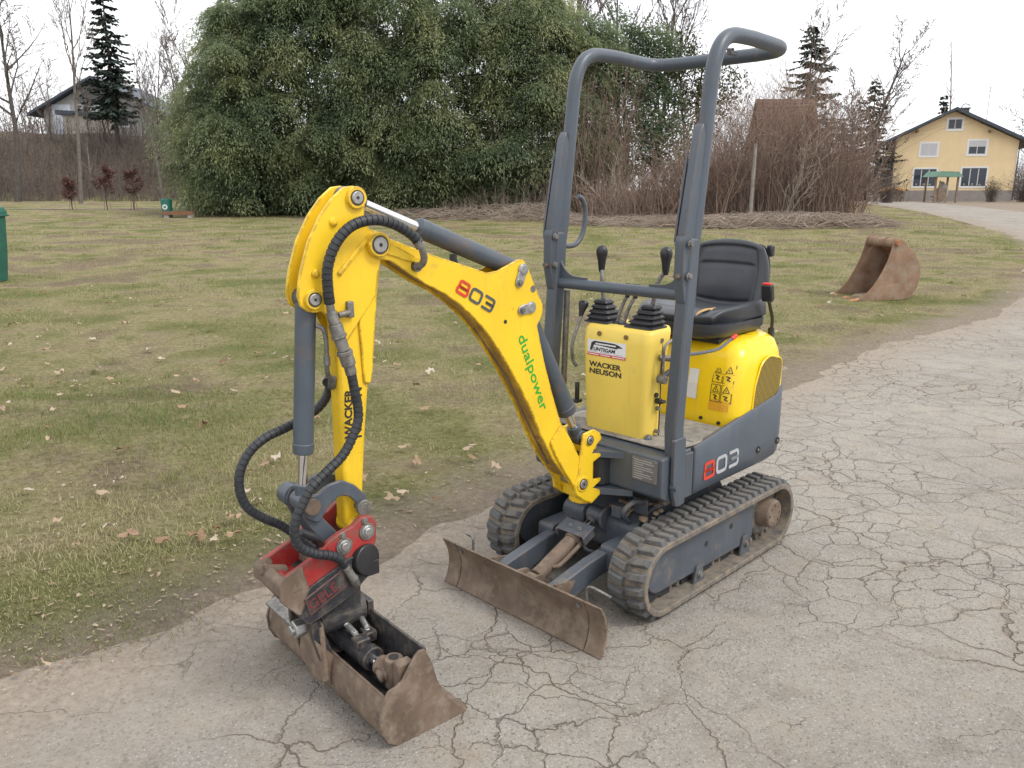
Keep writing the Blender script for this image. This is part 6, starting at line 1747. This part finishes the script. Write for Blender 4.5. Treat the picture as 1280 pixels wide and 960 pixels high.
# matted dead stems at the foot of bamboo and thicket
def mat_of(n, x0, x1, yfun, hfun, seed):
    rd = np.random.default_rng(seed)
    x = rd.uniform(x0, x1, n); y = yfun(x) + rd.normal(0, .9, n) + np.abs(rd.normal(0, .8, n)); hh = hfun(x) * rd.random(n) ** 1.2
    az = rd.normal(0, .55, n) + np.where(rd.random(n) < .5, 0, np.pi); L = rd.uniform(.5, 1.9, n)
    s = np.linspace(-.5, .5, 4)
    P_ = np.stack([x[:, None] + np.cos(az)[:, None] * L[:, None] * s, y[:, None] + np.sin(az)[:, None] * L[:, None] * s * .6, terrain(x, y)[:, None] + .03 + np.maximum(0, hh[:, None] * (1.15 - 2.6 * s ** 2) + rd.normal(0, .05, (n, 4)))], -1)
    return curves(P_, np.tile(np.linspace(.014, .005, 4), (n, 1)) * rd.uniform(.6, 1.3, (n, 1)), 3)
v1, f1 = mat_of(5200, 2.2, 15.6, lambda x: np.interp(x, [2, 8, 15.5], [36.8, 33.8, 34.6]), lambda x: np.interp(x, [2, 5, 8, 12, 15, 15.6], [.25, .3, .42, .5, .42, .15]), 3)
tag(raw_mesh('dead_stem_mat', v1, f1, BRN2), 'matted pale dead stems along the foot of the thicket', 'dead stems', kind='stuff')
v1, f1 = mat_of(1500, -9.0, 2.5, lambda x: np.interp(x, [-9, 2.5], [42.2, 38.4]), lambda x: np.interp(x, [-9, -4, 2.5], [.2, .45, .8]), 4)
tag(raw_mesh('dead_stem_mat', v1, f1, BRN2), 'thin dead stems strewn before the foot of the bamboo', 'dead stems', kind='stuff')
v1, f1 = brush(420, lambda u, r: -3.5 + 6.4 * u, lambda u, r: 40.4 + 1.6 * u, lambda x, y: np.interp(x, [-3.5, 0, 3], [.9, 1.6, 2.5]), 5, (.006, .012), .5, 5, 0, 2)
tag(raw_mesh('tan_weed_stems', v1, f1, BRN2), 'upright tan weed stems before the bamboo, left of the roll bar', 'weeds', kind='stuff')
# litter of pale leaves at the thicket's foot
# bank on the far left
v1, f1 = brush(3800, lambda u, r: -58 + 45 * u, lambda u, r: 70.5 + 12 * u, lambda x, y: (1.2 + 3.4 * vnoise(x, y, .3, 41) ** 1.5) * (1 - .2 * sstep(78, 81, y)), 6, (.014, .034), .5, 4, 0, 2)
tag(raw_mesh('bank_brush', v1, f1, GRYB), 'grey brown bare brush covering the bank on the left', 'brush', kind='stuff')
v1, f1 = brush(1300, lambda u, r: -60 + 48 * u, lambda u, r: 78.5 + 9 * u, lambda x, y: .6 + 6.0 * vnoise(x, y, .3, 42) ** 2.2, 7, (.014, .03), .3, 5, 0, 3)
tag(raw_mesh('hilltop_brush', v1, f1, GRYB), 'taller bare saplings along the top of the left bank', 'saplings', kind='stuff')
v1, f1 = brush(600, lambda u, r: 44.5 + 12 * u, lambda u, r: 79 + 9 * u, lambda x, y: np.full_like(x, 4.2), 8, (.014, .028), .3, 5, 0, 3)
tag(raw_mesh('far_brush', v1, f1, GRYB), 'grey bare brush behind the right end of the yellow house', 'brush', kind='stuff')
v1, f1 = brush(800, lambda u, r: 17 + 15 * u, lambda u, r: 66 + 14 * u, lambda x, y: 2.2 + 2.6 * vnoise(x, y, .3, 43), 9, (.012, .026), .35, 5, 0, 3)
tag(raw_mesh('hedge_brush', v1, f1, GRYB), 'bare grey hedge brush between thicket and yellow house', 'brush', kind='stuff')
# a far belt of woodland closing the view
v1, f1 = brush(2200, lambda u, r: -190 + 380 * u, lambda u, r: 128 + 40 * u, lambda x, y: 5.5 + 5 * vnoise(x, y, .06, 44) + np.where(x < 0, 4.5, 0), 10, (.05, .11), .2, 4, 0, 3)
tag(raw_mesh('far_woodland', v1, f1, GRYB), 'faint bare woodland along the horizon', 'woodland', kind='stuff')

# ---- single bushes and saplings
def bush(name, label, x, y, h, seed, n=90, mat=GRYB, leaves=None, w=.6, group=None, thick=(.006, .014)):
    T = empty(name, (x, y, tz(x, y))); tag(T, label, 'bush', group)
    rd = np.random.default_rng(seed); z0 = tz(x, y)
    v, f = brush(n, lambda u, r: x + r.normal(0, h * .10 * w, len(u)), lambda u, r: y + r.normal(0, h * .08, len(u)), lambda a, b: np.full_like(a, h), seed, thick, w, 5, 0, 4)
    raw_mesh('stem', v - np.array([x, y, z0]), f, mat, T)
    if leaves is not None:
        leaf_mass('foliage', T, [(0, 0, h * .62, h * .36, h * .3, h * .38)], leaves, seed, 420 / h, (.10, .2))
    return T
REDL = leafmat('red_leaf', [(0, (.085, .038, .034)), (.5, (.14, .065, .055)), (1, (.19, .10, .08))], rough=.8, tr=.1, clump=.2)
bg_ = 'young red-leaved trees by the footpath'
for i, (x, y, h, sd, lab_) in enumerate(((-26.4, 50, 1.75, 3, 'smallest of the red-leaved young trees by the footpath'), (-24.3, 50, 2.45, 4, 'fullest red-leaved young tree by the footpath'), (-22.9, 50.4, 2.3, 5, 'red-leaved young tree nearest the litter bin'), (-20.9, 56, 2.2, 6, 'red-leaved bush standing behind the litter bin'))):
    T = empty('red_leaved_tree', (x, y, tz(x, y))); tag(T, lab_, 'tree', bg_)
    L = grow(80 + sd, h, .035, spread=.8, first=.35, kids=(9, 5, 3), levels=3, ratio=.42, up=.1)
    v, f = polys(L, .007); raw_mesh('trunk', v, f, BARK_D, T)
    tips = np.array([tuple(p) for pts, rad, lv in L if lv >= 1 for p in pts[1:]])
    rd = np.random.default_rng(sd); b = np.repeat(tips, 4, 0) + rd.normal(0, .07, (len(tips) * 4, 3)); n = len(b)
    az = rd.uniform(0, 6.28, n); l = rd.uniform(.05, .11, n)
    d = np.stack([np.cos(az) * l, np.sin(az) * l, -l * .6], -1); w = np.stack([-np.sin(az), np.cos(az), rd.normal(0, .3, n)], -1) * (l * .35)[:, None]
    Q = np.stack([b, b + d * .5 + w, b + d, b + d * .5 - w], 1).reshape(-1, 3)
    raw_mesh('crown', Q, np.arange(len(Q)).reshape(-1, 4), REDL, T)
    for a in range(3):
        build('support_stake', G().cyl((.22 * math.cos(a * 2.1), .22 * math.sin(a * 2.1), -.05), (.05 * math.cos(a * 2.1), .05 * math.sin(a * 2.1), h * .55), .018, n=6), WOODB, T)
bush('garden_bush', 'round twiggy bush below the right ground floor window', 39.4, 68.5, 1.9, 21, 130, GRYB, leafmat('bush_leaf', [(0, (.05, .06, .03)), (1, (.12, .11, .06))], tr=.1), .9)
bush('garden_bush', 'wide grey bush at the right edge beside the house', 42.2, 68.5, 2.4, 22, 260, GRYB, None, 1.3)
bush('garden_bush', 'low dark evergreen bush at the house corner', 43.6, 67.0, 1.1, 23, 60, GRYB, EVER, 1.0)
bush('garden_bush', 'low bare bush at the left corner of the yellow house', 29.0, 64.5, 1.9, 24, 160, GRYB, None, 1.0)
# dead sapling before the bamboo, posts in the thicket
T = empty('dead_sapling', (-.42, 41.6, tz(-.42, 41.6))); tag(T, 'pale dead sapling with a few white rags of bark before the bamboo', 'tree')
L = grow(91, 5.0, .075, spread=.75, first=.3, kids=(7, 4), levels=2, ratio=.3, crook=.16)
v, f = polys(L, .012); raw_mesh('trunk', v, f, BARK_P, T)
rd = random.Random(3); g = G()
for k, (x, z) in enumerate(((-.45, 4.6), (-.42, 4.2), (.05, 4.9), (.55, 2.6), (.72, 2.2))): build('bark_rag', G().ico((x, 0, z), .09, 1, (.6, .6, 1.6), .5, k), BARK_P, T)
po = build('wooden_post', G().cyl((0, 0, -.2), (.03, 0, 3.35), .085, .07, n=8), BARK_P); po.location = (10.1, 35.2, tz(10.1, 35.2)); tag(po, 'grey upright wooden post in the russet thicket', 'post')
for i, (x, lab_) in enumerate(((12.2, 'left one of two thin pale stakes in the thicket'), (12.75, 'right one of two thin pale stakes in the thicket'))):
    po = build('wooden_stake', G().cyl((0, 0, -.2), (.02, 0, 2.7), .04, .035, n=7), BARK_P); po.location = (x, 37.4, tz(x, 37.4)); tag(po, lab_, 'stake', 'stakes in the thicket')
